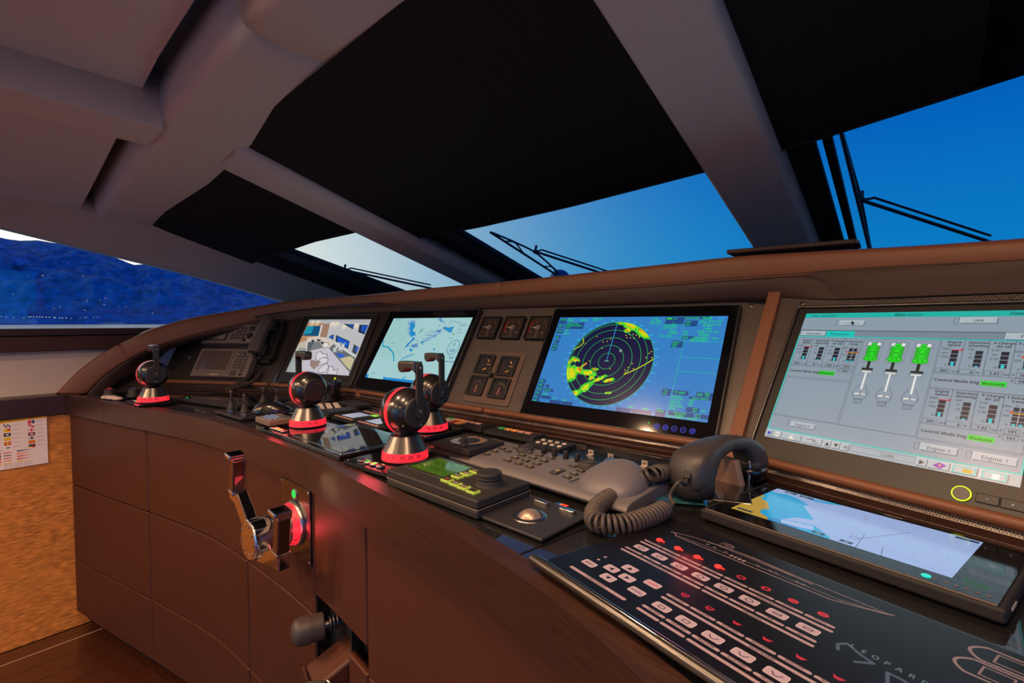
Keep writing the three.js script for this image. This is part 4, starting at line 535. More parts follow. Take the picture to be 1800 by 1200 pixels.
{
  const radar = monitor(FC, 'wide monitor showing a round green and yellow radar picture on blue', 0.380, 0.216, 0.552, 0.362, 0.3815, 0.2215, 0.497, 0.283, scrRadar, 0.95);
  const key = (x, s) => { const b = mesh('touch_light', join([new THREE.TorusGeometry(0.0062, 0.0005, 6, 28), ...(s === 0 ? [box(0.004, 0.001, 0.0006)] : s === 1 ? [new THREE.TorusGeometry(0.0025, 0.0005, 5, 16)] : [box(0.0035, 0.0007, 0.0006), box(0.0007, 0.0035, 0.0006)])]), M.blueGlow, radar); b.position.set(x, -0.161, 0.0122); };
  [[0.137, 1], [0.158, 1], [0.179, 0], [0.200, 2], [0.221, 1]].forEach(([x, s]) => key(x, s));
  mesh('power_light', cylZ(0.0016, 0.0016, 0.001, 0.115, -0.1545, 0.0118, 12), M.green, radar);
  monitor(FC, 'wide monitor showing a pale blue sea chart with a 310 heading dial', -0.477, 0.218, 0.524, 0.364, -0.468, 0.2265, 0.455, 0.274, scrChart, 0.86, { depth: 0.018 });
  const cam = monitor(FL, 'smaller monitor showing a camera view of a white saloon with sofas', -0.268, 0.215, 0.435, 0.338, -0.2645, 0.227, 0.365, 0.266, scrSaloon, 0.86, { rim: M.darkSteel, face: M.black, depth: 0.012 });
  mesh('power_light', cylZ(0.004, 0.004, 0.002, 0.118, -0.137, 0.010, 14), M.yellowGlow, cam); mesh('button_bar', rbox(0.05, 0.011, 0.003, 0.003, 0.155, -0.140, 0.010), M.anod, cam);
  const eng = monitor(FR, 'large monitor with grey engine page of gauges and three green engines', 0.236, 0.205, 0.412, 0.358, 0.2345, 0.2228, 0.363, 0.2868, scrEngine, 0.82, { face: M.black, rim: M.darkSteel, rough: 0.3 });
  const ring = mesh('light_ring', new THREE.TorusGeometry(0.0105, 0.0011, 8, 36), M.yellowGlow, eng); const p = [0.3588, 0.0531]; ring.position.set(p[0] - 0.236, p[1] - 0.205, 0.012);
  mesh('knob', cylZ(0.0095, 0.010, 0.003, p[0] - 0.236, p[1] - 0.205, 0.012), M.anod, eng);
  for (const [k, s] of [[0.028, '-'], [0.054, '+']]) { const b = mesh('button', rbox(0.025, 0.014, 0.0025, 0.002, p[0] - 0.236 + k, p[1] - 0.205, 0.011), M.black, eng); mesh('mark', s === '-' ? box(0.003, 0.0008, 0.0005, p[0] - 0.236 + k, p[1] - 0.205, 0.0126) : join([box(0.003, 0.0008, 0.0005), box(0.0008, 0.003, 0.0005)]).translate(p[0] - 0.236 + k, p[1] - 0.205, 0.0126), M.whiteGlow, b); }
  for (const [t, w, h, c, k] of [[radar, 0.49, 0.28, lin(0.2, 0.7, 0.9), 0.22], [eng, 0.36, 0.28, lin(0.6, 0.85, 1), 0.35]]) screenLight(t, w, h, c, k);
}
function dial(label, uc, vc, redMark) {
  const t = onFacet(FC, 'gauge', label, 'gauge', uc, vc, 0, 'three square dials above the rudder meters');
  const s = 0.082;
  mesh('case', frame(s, s + 0.003, s - 0.006, s - 0.003, 0.003, 0.013, 0.001), M.frameBlack, t);
  mesh('dial_face', plane(s - 0.006, s - 0.003, 0, 0, 0.008), printMat(canvas(256, 256, (g) => {
    g.fillStyle = '#2c2523'; g.fillRect(0, 0, 256, 256); g.fillStyle = '#4a403c'; g.fillRect(108, 150, 44, 106);
    g.strokeStyle = '#b8a898'; for (let k = 0; k <= 20; k++) { const a = R(-215 + k * 12.5), r = k % 5 ? 96 : 86; g.lineWidth = k % 5 ? 2 : 4; g.beginPath(); g.moveTo(128 + Math.cos(a) * r, 124 + Math.sin(a) * r); g.lineTo(128 + Math.cos(a) * 104, 124 + Math.sin(a) * 104); g.stroke(); }
    if (redMark) { g.strokeStyle = '#a01818'; g.lineWidth = 9; g.beginPath(); g.arc(128, 124, 112, R(150), R(232)); g.stroke(); g.fillStyle = '#5a1414'; g.fillRect(0, 40, 14, 160); }
    ['0', '10', '20', '30'].forEach((q, k) => text(g, q, [62, 92, 186, 196][k], [186, 58, 58, 186][k], 22, '#b8a898', 'sans-serif', 'center')); text(g, 'RPM x100', 58, 236, 15, '#8c7c70', 'sans-serif', 'center');
  }), 0.4), t);
  const n = mesh('needle', join([cylZ(0.0095, 0.0095, 0.0016, 0, 0, 0.010), cylZ(0.004, 0.004, 0.004, 0, 0, 0.010)]), M.radio, t);
  mesh('pointer', new THREE.ConeGeometry(0.0016, 0.026, 6).rotateZ(R(82)).translate(-0.018, 0.001, 0.0105), M.ivory, n);
  mesh('cover_glass', plane(s - 0.007, s - 0.004, 0, 0, 0.0125), M.lens, t);
}
dial('square dial gauge nearest the chart monitor, without red edge', -0.150, 0.327, false);
dial('middle one of the three square dial gauges in a row, red edge', -0.046, 0.327, true);
dial('square dial gauge nearest the radar monitor, with red edge', 0.059, 0.327, true);
{
  const t = onFacet(FC, 'meter_panel', 'square brown metal panel holding four small meters and a black knob', 'meter panel', -0.050, 0.146);
  mesh('plate', ext(rr(0.194, 0.184, 0.007), 0.004, 0.0008), std({ color: lin(0.135, 0.095, 0.075), roughness: 0.45, metalness: 0.3 }), t);
  const meterTex = (kind) => printMat(canvas(128, 128, (g) => { g.fillStyle = '#23252a'; g.fillRect(0, 0, 128, 128); if (kind === 0) { g.strokeStyle = '#d8a81c'; g.lineWidth = 9; g.beginPath(); g.arc(52, 64, 46, R(-62), R(-28)); g.stroke(); g.beginPath(); g.arc(52, 64, 46, R(40), R(80)); g.stroke(); g.fillStyle = '#d89a88'; g.fillRect(78, 61, 34, 5); text(g, 'SPEED', 44, 74, 11, '#6f6a66', 'sans-serif', 'center'); text(g, 'STOP', 40, 100, 10, '#6f6a66', 'sans-serif', 'center'); } else { g.strokeStyle = '#7c7450'; g.lineWidth = 3; g.beginPath(); g.arc(64, 74, 44, R(200), R(340)); g.stroke(); g.fillStyle = '#8c6a60'; g.beginPath(); g.ellipse(64, 70, 7, 14, 0, 0, 7); g.fill(); g.fillStyle = '#b0786c'; g.fillRect(60, 70, 8, 46); g.strokeStyle = '#9a3c34'; g.beginPath(); g.moveTo(36, 116); g.lineTo(50, 84); g.moveTo(92, 116); g.lineTo(78, 84); g.stroke(); text(g, '30 0 30', 64, 26, 12, '#8a826a', 'sans-serif', 'center'); } }), 0.35);
  [[-0.105, 0.188, 0], [-0.008, 0.186, 0], [-0.105, 0.110, 1], [-0.008, 0.109, 1]].forEach(([u, v, k]) => {
    const m = mesh('meter', frame(0.072, 0.069, 0.058, 0.055, 0.003, 0.008, 0.0012), M.black, t); m.position.set(u + 0.050, v - 0.146, 0.004);
    mesh('meter_face', plane(0.059, 0.056, 0, 0, 0.002), meterTex(k), m); mesh('cover_glass', plane(0.059, 0.056, 0, 0, 0.0055), M.lens, m);
  });
  mesh('knob', join([cylZ(0.0075, 0.0085, 0.014, -0.009, 0.004, 0.011), cylZ(0.0095, 0.0095, 0.003, -0.009, 0.004, 0.0055)]), M.soft, t);
  for (const [x, y] of [[-0.09, 0.085], [0.0, 0.085], [0.09, 0.085], [-0.09, 0.004], [0.09, 0.004], [-0.002, 0.040], [0.0, -0.04], [-0.09, -0.085], [0.0, -0.085], [0.09, -0.085]]) mesh('screw', lathe([[0, 0.0014], [0.0028, 0.001], [0.0034, 0]], 12).rotateX(Math.PI / 2).translate(x, y, 0.004), M.darkSteel, t);
  const word = (s, x, y, w, it) => { const o = mesh('lettering', plane(w, w * 0.22, x, y, 0.0046), printMat(canvas(256, 56, (g) => { g.fillStyle = '#66544a'; g.fillRect(0, 0, 256, 56); text(g, s, 128, 30, 40, '#e0c8b8', 'sans-serif', 'center', it ? 'bold italic' : 'bold'); })), t); };
  word('PORT JET', -0.052, 0.083, 0.028); word('STBD JET', 0.046, 0.083, 0.028); word('Rolls-Royce', -0.060, -0.081, 0.034); word('Kamewa', 0.062, -0.081, 0.030, true);
}
{ // two bridge radios
  const u1 = onFacet(FP, 'radio_unit', 'upper of the two grey-brown radio panels, with small grey display and round keys', 'radio', -0.297, 0.274);
  const w1 = 0.296, h1 = 0.100;
  mesh('case', rbox(w1, h1, 0.030, 0.005, 0, 0, 0.012, 3), M.radio, u1);
  mesh('display_frame', frame(0.122, 0.074, 0.108, 0.064, 0.003, 0.003, 0.001).translate(-0.072, 0.002, 0.0265), M.soft, u1); mesh('display', plane(0.109, 0.065, -0.072, 0.002, 0.0275), std({ color: lin(0.26, 0.23, 0.16), roughness: 0.25 }), u1);
  for (let r = 0; r < 4; r++) for (let c = 0; c < 4; c++) if (c || r > 1) mesh('button', lathe([[0, 0.003], [0.006, 0.0028], [0.0075, 0.0015], [0.008, 0]], 16).rotateX(Math.PI / 2).translate(0.018 + c * 0.020, 0.028 - r * 0.017, 0.0268), M.greyKey, u1);
  mesh('knob', join([cylZ(0.010, 0.013, 0.012, 0.112, -0.010, 0.032), cylZ(0.015, 0.015, 0.003, 0.112, -0.010, 0.028)]), M.soft, u1); mesh('knob', cylZ(0.005, 0.007, 0.010, 0.092, -0.034, 0.031), M.soft, u1);
  mesh('speaker_grille', box(0.032, 0.026, 0.002, 0.112, 0.027, 0.0268), M.soft, u1); mesh('power_light', cylZ(0.0016, 0.0016, 0.001, 0.113, -0.036, 0.0275, 10), M.yellowGlow, u1); mesh('alarm_button', rbox(0.016, 0.016, 0.004, 0.002, 0.018, 0.027, 0.027), M.ivory, u1);
  const u2 = onFacet(FP, 'radio_unit', 'lower of the two grey-brown radio panels, with large shiny screen reflecting a lamp', 'radio', -0.268, 0.123);
  const w2 = 0.300, h2 = 0.142;
  mesh('case', rbox(w2, h2, 0.034, 0.006, 0, 0, 0.014, 3), M.radio, u2);
  mesh('display_frame', frame(0.184, 0.112, 0.166, 0.096, 0.003, 0.003, 0.001, 0, 0.004).translate(-0.046, 0.004, 0.0305), M.radio, u2); mesh('display', plane(0.167, 0.097, -0.046, 0.008, 0.0318), phys({ color: lin(0.10, 0.075, 0.06), roughness: 0.09 }), u2);
  const pad = mesh('cursor_pad', lathe([[0, 0.004], [0.013, 0.0035], [0.015, 0.002], [0.016, 0]], 24).rotateX(Math.PI / 2).translate(0.095, 0.040, 0.031), M.greyKey, u2); mesh('pad_mark', cylZ(0.005, 0.005, 0.001, 0.095, 0.040, 0.0352, 16), M.radio, pad);
  for (const [x, y] of [[0.071, 0.052], [0.119, 0.052], [0.071, 0.028], [0.119, 0.028]]) mesh('button', rbox(0.016, 0.008, 0.004, 0.003, x, y, 0.032), M.greyKey, u2);
  for (let r = 0; r < 4; r++) for (let c = 0; c < 3; c++) mesh('button', rbox(0.018, 0.0085, 0.004, 0.003, 0.073 + c * 0.023, 0.014 - r * 0.0135, 0.032), M.greyKey, u2);
  mesh('button', rbox(0.030, 0.024, 0.005, 0.004, 0.078, -0.052, 0.032), M.greyKey, u2); mesh('button', rbox(0.016, 0.010, 0.005, 0.003, 0.119, -0.040, 0.032), M.greyKey, u2); mesh('button', rbox(0.016, 0.012, 0.003, 0.002, 0.119, -0.058, 0.032), M.soft, u2);
  const brand = (o, x, y, w, s, z) => mesh('lettering', plane(w, w * 0.2, x, y, z), printMat(canvas(256, 52, (g) => { g.fillStyle = '#74685c'; g.fillRect(0, 0, 256, 52); text(g, s, 128, 27, 38, '#f0dcc0', 'sans-serif', 'center', 'bold'); })), o);
  brand(u1, -0.118, -0.040, 0.030, 'DSC', 0.0273); brand(u1, -0.098, 0.044, 0.044, 'FURUNO', 0.0273); brand(u2, -0.128, -0.060, 0.026, 'DSC', 0.0313); brand(u2, -0.020, -0.060, 0.060, 'inmarsat-C', 0.0313);
  const tape = thing('label_tape', 'blue strip of label tape stuck above the upper radio panel', 'label', [0, 0, 0]); const tp = onF(FP, -0.235, 0.338, 0.001); tape.position.copy(tp); tape.rotation.copy(FP.rotation);
  const blue = printMat(canvas(256, 64, (g) => { g.fillStyle = '#2c5cae'; g.fillRect(0, 0, 256, 64); text(g, 'CALL SIGN', 128, 32, 34, '#1a3a80', 'sans-serif', 'center', 'bold'); }));
  mesh('tape_strip', rbox(0.075, 0.016, 0.001, 0.0004, 0.0, 0.010, 0), blue, tape); mesh('tape_strip', rbox(0.125, 0.014, 0.001, 0.0004, 0.005, -0.004, 0.0003), blue, tape);
}
{ // handset hanging in its cradle, beside the radios, with its curly cord
  const t = onFacet(FP, 'radio_handset', 'dark grey-brown handset hanging upright in a black cradle beside the radios', 'handset', -0.085, 0.250, 0.0);
  const prof = [[0.0, 0.094, 0.020, 0.016], [0.0, 0.088, 0.026, 0.022], [0.0, 0.05, 0.027, 0.022], [-0.002, 0.02, 0.023, 0.017], [-0.004, -0.02, 0.023, 0.016], [-0.006, -0.055, 0.028, 0.022], [-0.006, -0.088, 0.029, 0.023], [-0.006, -0.094, 0.022, 0.017]];
  const ov = (cx, cy, a, b, z) => Array.from({ length: 24 }, (_, i) => { const q = i / 24 * 2 * Math.PI, c = Math.cos(q), s = Math.sin(q), e = 0.45; return [cx + a * Math.sign(c) * Math.abs(c) ** e, cy, z + b * Math.sign(s) * Math.abs(s) ** e]; });
  mesh('grip', loft(prof.map(([x, y, a, b], i) => ov(x, y, a, b, 0.062 + [0.0, 0, 0, 0.004, 0.004, 0, 0, 0][i])), true, true), M.handset, t);
  mesh('cradle', join([rbox(0.070, 0.23, 0.028, 0.008, 0.018, -0.01, 0.016), rbox(0.055, 0.05, 0.05, 0.008, 0.008, 0.060, 0.026), rbox(0.055, 0.06, 0.05, 0.008, 0.004, -0.068, 0.026), rbox(0.036, 0.17, 0.03, 0.006, 0.048, -0.02, 0.020)]), M.gloss, t);
  mesh('cord_relief', cylZ(0.004, 0.006, 0.02, -0.006, -0.102, 0.062).rotateX(0), M.handset, t);
  const coil = (pts, turns, r, wire, seg) => { const c = new THREE.CatmullRomCurve3(pts), fr = c.computeFrenetFrames(seg), o = []; for (let i = 0; i <= seg; i++) { const p = c.getPointAt(i / seg), a = i / seg * turns * 2 * Math.PI, k = Math.min(1, i / seg * 18, (1 - i / seg) * 18); o.push(p.addScaledVector(fr.normals[i], Math.cos(a) * r * k).addScaledVector(fr.binormals[i], Math.sin(a) * r * k)); } return tube(o, wire, Math.round(turns * 16), 6); };
  globalThis.coil = coil;
  const q = (u, v, w) => onF(FP, u, v, w), cord = coil([q(-0.091, 0.148, 0.055), q(-0.095, 0.115, 0.03), q(-0.115, 0.06, 0.018), q(-0.155, 0.02, 0.022), q(-0.175, -0.008, 0.035), q(-0.13, 0.006, 0.032), q(-0.075, 0.045, 0.016), q(-0.06, 0.10, 0.014)], 62, 0.0085, 0.0022, 900);
  tagged(mesh('curly_cable', cord, M.handset, scene), 'thin curly black cord hanging below the radio handset', 'cord');
}
// ---------------------------------------------------------------- things on the counter (its top is at y = 1)
const numTex = ringText([['30', 40], ['20', 100], ['10', 160], ['0', 220], ['10', 280], ['20', 340], ['30', 400]].flatMap(([s, x]) => [[s, x], [s, x + 512]]));
const redBand = std({ color: lin(0.2, 0.01, 0.012), emissive: lin(1, 1, 1), emissiveMap: numTex, emissiveIntensity: 0.95, roughness: 0.4 });
function lever(label, x, z, { flip = 1, angle = 0, plate = [-0.075, 0.06, -0.085, 0.085], buttons = [1, 1], scale = 1, swing = 0 } = {}) {
  const t = thing('thrust_lever', label, 'control lever', [x, 1, z], angle), [xa, xb, za, zb] = plate;
  mesh('base_plate', rbox(xb - xa, 0.010, zb - za, 0.003, (xa + xb) / 2, 0.0052, (za + zb) / 2), M.glassBlack, t);
  for (const [sx, sz] of [[xa + 0.008, za + 0.008], [xb - 0.008, za + 0.008], [xa + 0.008, zb - 0.008], [xb - 0.008, zb - 0.008]]) mesh('screw', lathe([[0, 0.0016], [0.0022, 0.0015], [0.003, 0]], 10).translate(sx, 0.010, sz), M.steel, t);
  buttons.forEach((on, i) => { const bx = xa + 0.040 + i * 0.022, b = mesh('push_button', lathe([[0.0068, 0.0], [0.0092, 0.0], [0.0092, 0.003], [0.0086, 0.0042], [0.0068, 0.0042], [0.0068, 0.003]], 24).translate(bx, 0.0102, zb - 0.020), M.steel, t); mesh(on ? 'button_light' : 'button_cap', lathe([[0, 0.0048], [0.005, 0.0045], [0.0068, 0.0034], [0.0068, 0.001]], 24).translate(bx, 0.0102, zb - 0.020), on ? M.green : M.glassBlack, b); });
  mesh('lettering', planeUp(0.034, 0.007, xa + 0.036, 0.0105, zb - 0.036).rotateY(0), printMat(canvas(256, 52, (g) => { g.fillStyle = '#050506'; g.fillRect(0, 0, 256, 52); text(g, 'Kamewa', 128, 27, 42, '#d8ccc8', 'sans-serif', 'center', 'bold italic'); })), t);
  mesh('foot_ring', lathe([[0, 0.010], [0.0495, 0.010], [0.0495, 0.0135], [0.049, 0.014], [0, 0.014]], 48), M.darkSteel, t);
  const band = new THREE.CylinderGeometry(0.0475, 0.0495, 0.017, 64, 1, true).rotateY(-Math.PI * 0.30); mesh('light_ring', band.translate(0, 0.0225, 0), redBand, t);
  mesh('cone', lathe([[0.0470, 0.031], [0.0465, 0.0318], [0.0305, 0.062], [0.0295, 0.0645], [0.020, 0.065], [0.020, 0.072]], 56), M.darkSteel, t);
  const head = new THREE.Group(); head.name = 'head'; head.position.set(0, 0.1135, 0); head.rotation.x = swing; t.add(head);
  const S = 0.0495 * scale, ball = []; // turned about the athwartships axis: glowing band in the middle, flat discs at the ends
  for (let i = 0; i <= 22; i++) { const a = Math.PI / 2 * (0.075 + 0.74 * i / 22); ball.push([S * Math.cos(a - 0.075 * Math.PI / 2) , S * Math.sin(a)]); }
  const half = (s) => lathe([...ball, [S * 0.36, S * 0.925], [0, S * 0.925]], 56).rotateZ(-s * Math.PI / 2);
  mesh('ball', join([half(1), half(-1)]), M.sphere, head);
  const rim = std({ color: lin(0.2, 0.01, 0.012), emissive: lin(1, 1, 1), emissiveMap: numTex, emissiveIntensity: 0.9, roughness: 0.4 });
  mesh('light_ring', new THREE.CylinderGeometry(S * 0.992, S * 0.992, S * 0.24, 72, 1, true).rotateZ(Math.PI / 2), rim, head);
  for (const s of [1, -1]) mesh('disc', lathe([[0, 0.0085], [0.030, 0.008], [0.0325, 0.006], [0.0328, 0.0]], 48).rotateZ(-Math.PI / 2 * s).translate(s * S * 0.78, 0, 0), s === flip ? M.soft : M.black, head);
  const xx = flip * (S * 0.78 + 0.0105), arm = rr(0.0165, 0.115, 0.008, 0, 0.045), g = ext(arm, 0.005, 0.001).rotateY(Math.PI / 2).translate(xx - 0.0025, 0, 0);
  const A = mesh('arm', g, M.soft, head);
  for (const y of [0.004, 0.094]) mesh('bolt', join([new THREE.TorusGeometry(0.0026, 0.0007, 6, 16).rotateY(Math.PI / 2), cylX(0.0018, 0.0018, 0.001)]).translate(xx + flip * 0.0036, y, 0), M.steel, A);
  if (flip === 1) mesh('bolt', new THREE.TorusGeometry(0.0026, 0.0007, 6, 16).rotateY(Math.PI / 2).translate(xx + 0.0036, -0.024, 0), M.steel, A);
  const grip = new THREE.Shape(); grip.moveTo(0, 0.012); grip.lineTo(0, -0.011); grip.bezierCurveTo(-0.014, 0.001, -0.026, 0.0, -0.037, -0.010); grip.bezierCurveTo(-0.046, -0.015, -0.055, -0.010, -0.056, -0.002); grip.lineTo(-0.056, 0.006); grip.quadraticCurveTo(-0.055, 0.012, -0.050, 0.012);
  const gg = ext(grip, 0.017, 0.003, 3).translate(0, 0.094, -0.0085); if (flip < 0) { gg.rotateY(Math.PI); } mesh('handle', gg.translate(xx - flip * 0.002, 0, 0), M.darkSteel, head);
  const L = new THREE.PointLight(lin(1, 0.06, 0.07), 0.010); L.position.set(-0.02, 0.03, 0.075); L.shadow.radius = 1.2; t.add(L);
}
lever('black ball-headed lever with glowing red rings standing nearest the camera', -0.845, -0.652, { plate: [-0.092, 0.065, -0.10, 0.092], buttons: [0, 1, 1, 0] });
lever('black ball-headed lever in the middle of the counter, handle on its port side', -1.333, -0.690, { flip: -1, plate: [-0.070, 0.090, -0.060, 0.105], buttons: [0, 1, 1, 0] });
lever('black ball-headed lever standing furthest away by the port wall', -2.178, -0.535, { plate: [-0.11, 0.06, -0.06, 0.06], buttons: [0, 1, 0] });
lever('black ball-headed lever half hidden behind the nearest one', -1.022, -0.872, { plate: [-0.06, 0.06, -0.075, 0.065], buttons: [] });
{ // joysticks with bellows on small plates
  const stick = (label, x, z, h) => { const t = thing('joystick', label, 'joystick', [x, 1.008, z], 0);
    mesh('collar', lathe([[0.013, 0], [0.013, 0.010], [0.011, 0.013], [0, 0.013]], 20), M.darkSteel, t);
    mesh('bellows', lathe(Array.from({ length: 19 }, (_, i) => { const q = i / 18, r = 0.0125 - 0.0085 * q; return [r + (i % 2 ? 0.0015 : -0.0005), 0.013 + 0.026 * q]; }), 20), M.soft, t);
    mesh('shaft', lathe([[0, h], [0.0034, h - 0.001], [0.0038, h - 0.008], [0.0030, h - 0.012], [0.0036, 0.036], [0, 0.036]], 14), M.darkSteel, t); };
  stick('slim black joystick with ribbed boot, port aft one of four', -1.7256, -0.6346, 0.074); stick('slim black joystick with ribbed boot, beside the computer mouse', -1.6203, -0.6334, 0.072);
  stick('slim black joystick with ribbed boot behind the mouse, inboard of the touch tablet', -1.7816, -0.7596, 0.066); stick('slim black joystick with ribbed boot nearest the middle lever', -1.7324, -0.7850, 0.062);
  const pl = (label, x, z, w, d) => { const t = thing('joystick_plate', label, 'plate', [x, 1, z]); mesh('plate', rbox(w, 0.008, d, 0.002, 0, 0.0042, 0), M.anod, t); };
  pl('dark metal plate under the two aft joysticks', -1.705, -0.640, 0.215, 0.052); pl('dark metal plate under the two forward joysticks', -1.745, -0.768, 0.16, 0.050);
}
{
  const t = thing('computer_mouse', 'glossy black computer mouse lying beside the joysticks', 'mouse', [-1.655, 1.0, -0.735], R(-32));
  const L = 0.125, rows = Array.from({ length: 17 }, (_, i) => { const q = i / 16, w = 0.033 * Math.sin(Math.PI * Math.min(1, 0.06 + q * 0.93)) ** 0.45, h = 0.038 * Math.sin(Math.PI * (0.04 + 0.93 * q ** 0.8)) ** 0.8 + 0.003; return Array.from({ length: 15 }, (_, j) => { const a = Math.PI * j / 14; return [-w * Math.cos(a), 0.001 + h * Math.sin(a) ** 0.8, L / 2 - L * q]; }); });
  mesh('shell', loft(rows, false, true), M.sphere, t); mesh('wheel', cylX(0.009, 0.009, 0.006, 0, 0.021, -0.034), M.soft, t); mesh('seam', box(0.0008, 0.001, 0.05, 0, 0.0265, -0.03), M.frameBlack, t);
}
{
  const t = thing('keypad_remote', 'small brown-grey keypad with pale blue keys, beside the middle lever', 'remote control', [-1.492, 1.0, -0.668], R(-2));
  mesh('body', rbox(0.100, 0.018, 0.074, 0.004, 0, 0.0092, 0), M.radio, t); mesh('label_field', planeUp(0.05, 0.02, 0.02, 0.0184, -0.022), M.frameBlue, t);
  const keyBlue = glow(0.25, 0.5, 0.9, 0.5); for (let r = 0; r < 3; r++) for (let c = 0; c < 4; c++) if ((r + c) % 5) mesh('key', rbox(0.009, 0.002, 0.006, 0.001, -0.034 + c * 0.020, 0.0187, 0.024 - r * 0.015), keyBlue, t);
}
{
  const t = thing('touch_tablet', 'flat black glass touch panel lying near the radios, reflecting the window', 'tablet', [-2.03, 1.0, -0.748], R(10.7));
  mesh('frame', rbox(0.40, 0.012, 0.205, 0.004, 0, 0.0062, 0), M.frameBlack, t); mesh('glass', rbox(0.385, 0.003, 0.19, 0.001, 0, 0.0118, 0), M.glassBlack, t); mesh('power_light', cyl(0.003, 0.003, 0.002, -0.155, 0.0138, 0.080, 12), M.green, t);
}
{
  const t = thing('touchscreen', 'large glossy black touchscreen between the middle and the nearest lever', 'touchscreen', [-1.110, 1.0, -0.678], R(-3));
  mesh('frame', rbox(0.300, 0.012, 0.205, 0.003, 0, 0.0062, 0), M.gloss, t); mesh('glass', ext(rr(0.255, 0.165, 0.006), 0.002, 0.0006).rotateX(-Math.PI / 2).translate(0.006, 0.0112, 0.004), phys({ color: lin(0.012, 0.013, 0.016), roughness: 0.035, ior: 1.9 }), t);
  for (const [x, z] of [[-0.14, -0.09], [0.14, -0.09], [-0.14, 0.092], [0.14, 0.092]]) mesh('screw', lathe([[0, 0.0018], [0.003, 0.0016], [0.004, 0]], 12).translate(x, 0.012, z), M.steel, t);
}
{ // two small display units side by side
  const unit = (label, x, z, green) => { const t = thing('display_unit', label, 'display unit', [x, 1.0, z], R(-4));
    mesh('case', rbox(0.128, 0.011, 0.120, 0.003, 0, 0.0058, 0), M.frameBlack, t); mesh('screen', planeUp(0.072, 0.062, -0.012, 0.0117, 0.004), std({ color: lin(0.12, 0.13, 0.17), emissive: lin(0.34, 0.36, 0.46), emissiveIntensity: 0.8, roughness: 0.25 }), t);
    for (let k = 0; k < 6; k++) for (const z2 of [-0.050, 0.050]) mesh('key', rbox(0.013, 0.003, 0.007, 0.001, -0.048 + k * 0.0185, 0.0118, z2), M.pinkKey, t);
    if (green) mesh('key_light', rbox(0.030, 0.003, 0.016, 0.002, 0.042, 0.012, -0.030), glow(0.32, 0.75, 0.05, 0.8), t); };
  unit('small display unit with grey screen and one lit green key', -1.345, -0.862, true); unit('small display unit with grey screen beside the unit with the green key', -1.208, -0.856, false);
}
{
  const t = thing('number_pad', 'thin black number pad with dark keys, behind the middle lever', 'keypad', [-1.463, 1.0, -0.868], R(-10));
  mesh('base', rbox(0.075, 0.014, 0.105, 0.003, 0, 0.0072, 0), M.frameBlack, t); for (let r = 0; r < 5; r++) for (let c = 0; c < 4; c++) mesh('key', rbox(0.0135, 0.004, 0.015, 0.0015, -0.026 + c * 0.0173, 0.0155, -0.038 + r * 0.0185), M.anod, t);
  const w = thing('switch_pad', 'low panel of small cream push switches behind the number pad', 'switch panel', [-1.60, 1.0, -0.905], R(-25));
  mesh('base', rbox(0.13, 0.008, 0.09, 0.002, 0, 0.0042, 0), M.frameBlack, w); for (let r = 0; r < 3; r++) for (let c = 0; c < 5; c++) mesh('key', rbox(0.019, 0.004, 0.018, 0.002, -0.048 + c * 0.024, 0.009, -0.026 + r * 0.026), M.ivory, w);
  const f = thing('note_folder', 'flat dark slate folder lying behind the number pad', 'folder', [-1.575, 1.0, -0.992], R(-6)); mesh('cover', rbox(0.14, 0.012, 0.068, 0.002, 0, 0.0062, 0), M.soft, f); mesh('page_edge', rbox(0.136, 0.005, 0.064, 0.001, 0.001, 0.006, 0.001), M.greyKey, f);
}
{
  const t = thing('black_canister', 'shiny black canister with a rim, in front of the saloon monitor', 'canister', [-1.745, 1.0, -1.005]);
  mesh('body', lathe([[0, 0], [0.026, 0], [0.028, 0.004], [0.029, 0.05], [0.031, 0.056], [0.031, 0.072], [0.029, 0.075], [0.026, 0.075], [0.025, 0.066], [0, 0.066]], 40), M.gloss, t); mesh('lens_ring', new THREE.TorusGeometry(0.0285, 0.0022, 8, 36).rotateX(Math.PI / 2).translate(0, 0.075, 0), M.sphere, t);
  const g = thing('sunglasses', 'pair of dark sunglasses lying folded beside the black canister', 'sunglasses', [-1.665, 1.0, -1.022], R(-38));
  const lens = phys({ color: lin(0.03, 0.018, 0.012), roughness: 0.06, clearcoat: 1 });
  for (const s of [-1, 1]) { const o = mesh('lens', new THREE.SphereGeometry(0.03, 24, 12, 0, 6.3, 0, 0.95).scale(0.85, 0.22, 0.72).rotateX(Math.PI / 2).translate(s * 0.032, 0.017, 0), lens, g); mesh('temple', tube([[s * 0.056, 0.024, 0], [s * 0.058, 0.022, -0.012], [s * 0.02, 0.014, -0.026], [-s * 0.045, 0.009, -0.030]], 0.0018, 20, 6), M.gloss, g); }
  mesh('bridge', tube([[-0.012, 0.024, 0], [0, 0.028, 0.003], [0.012, 0.024, 0]], 0.002, 10, 6), M.gloss, g);
}
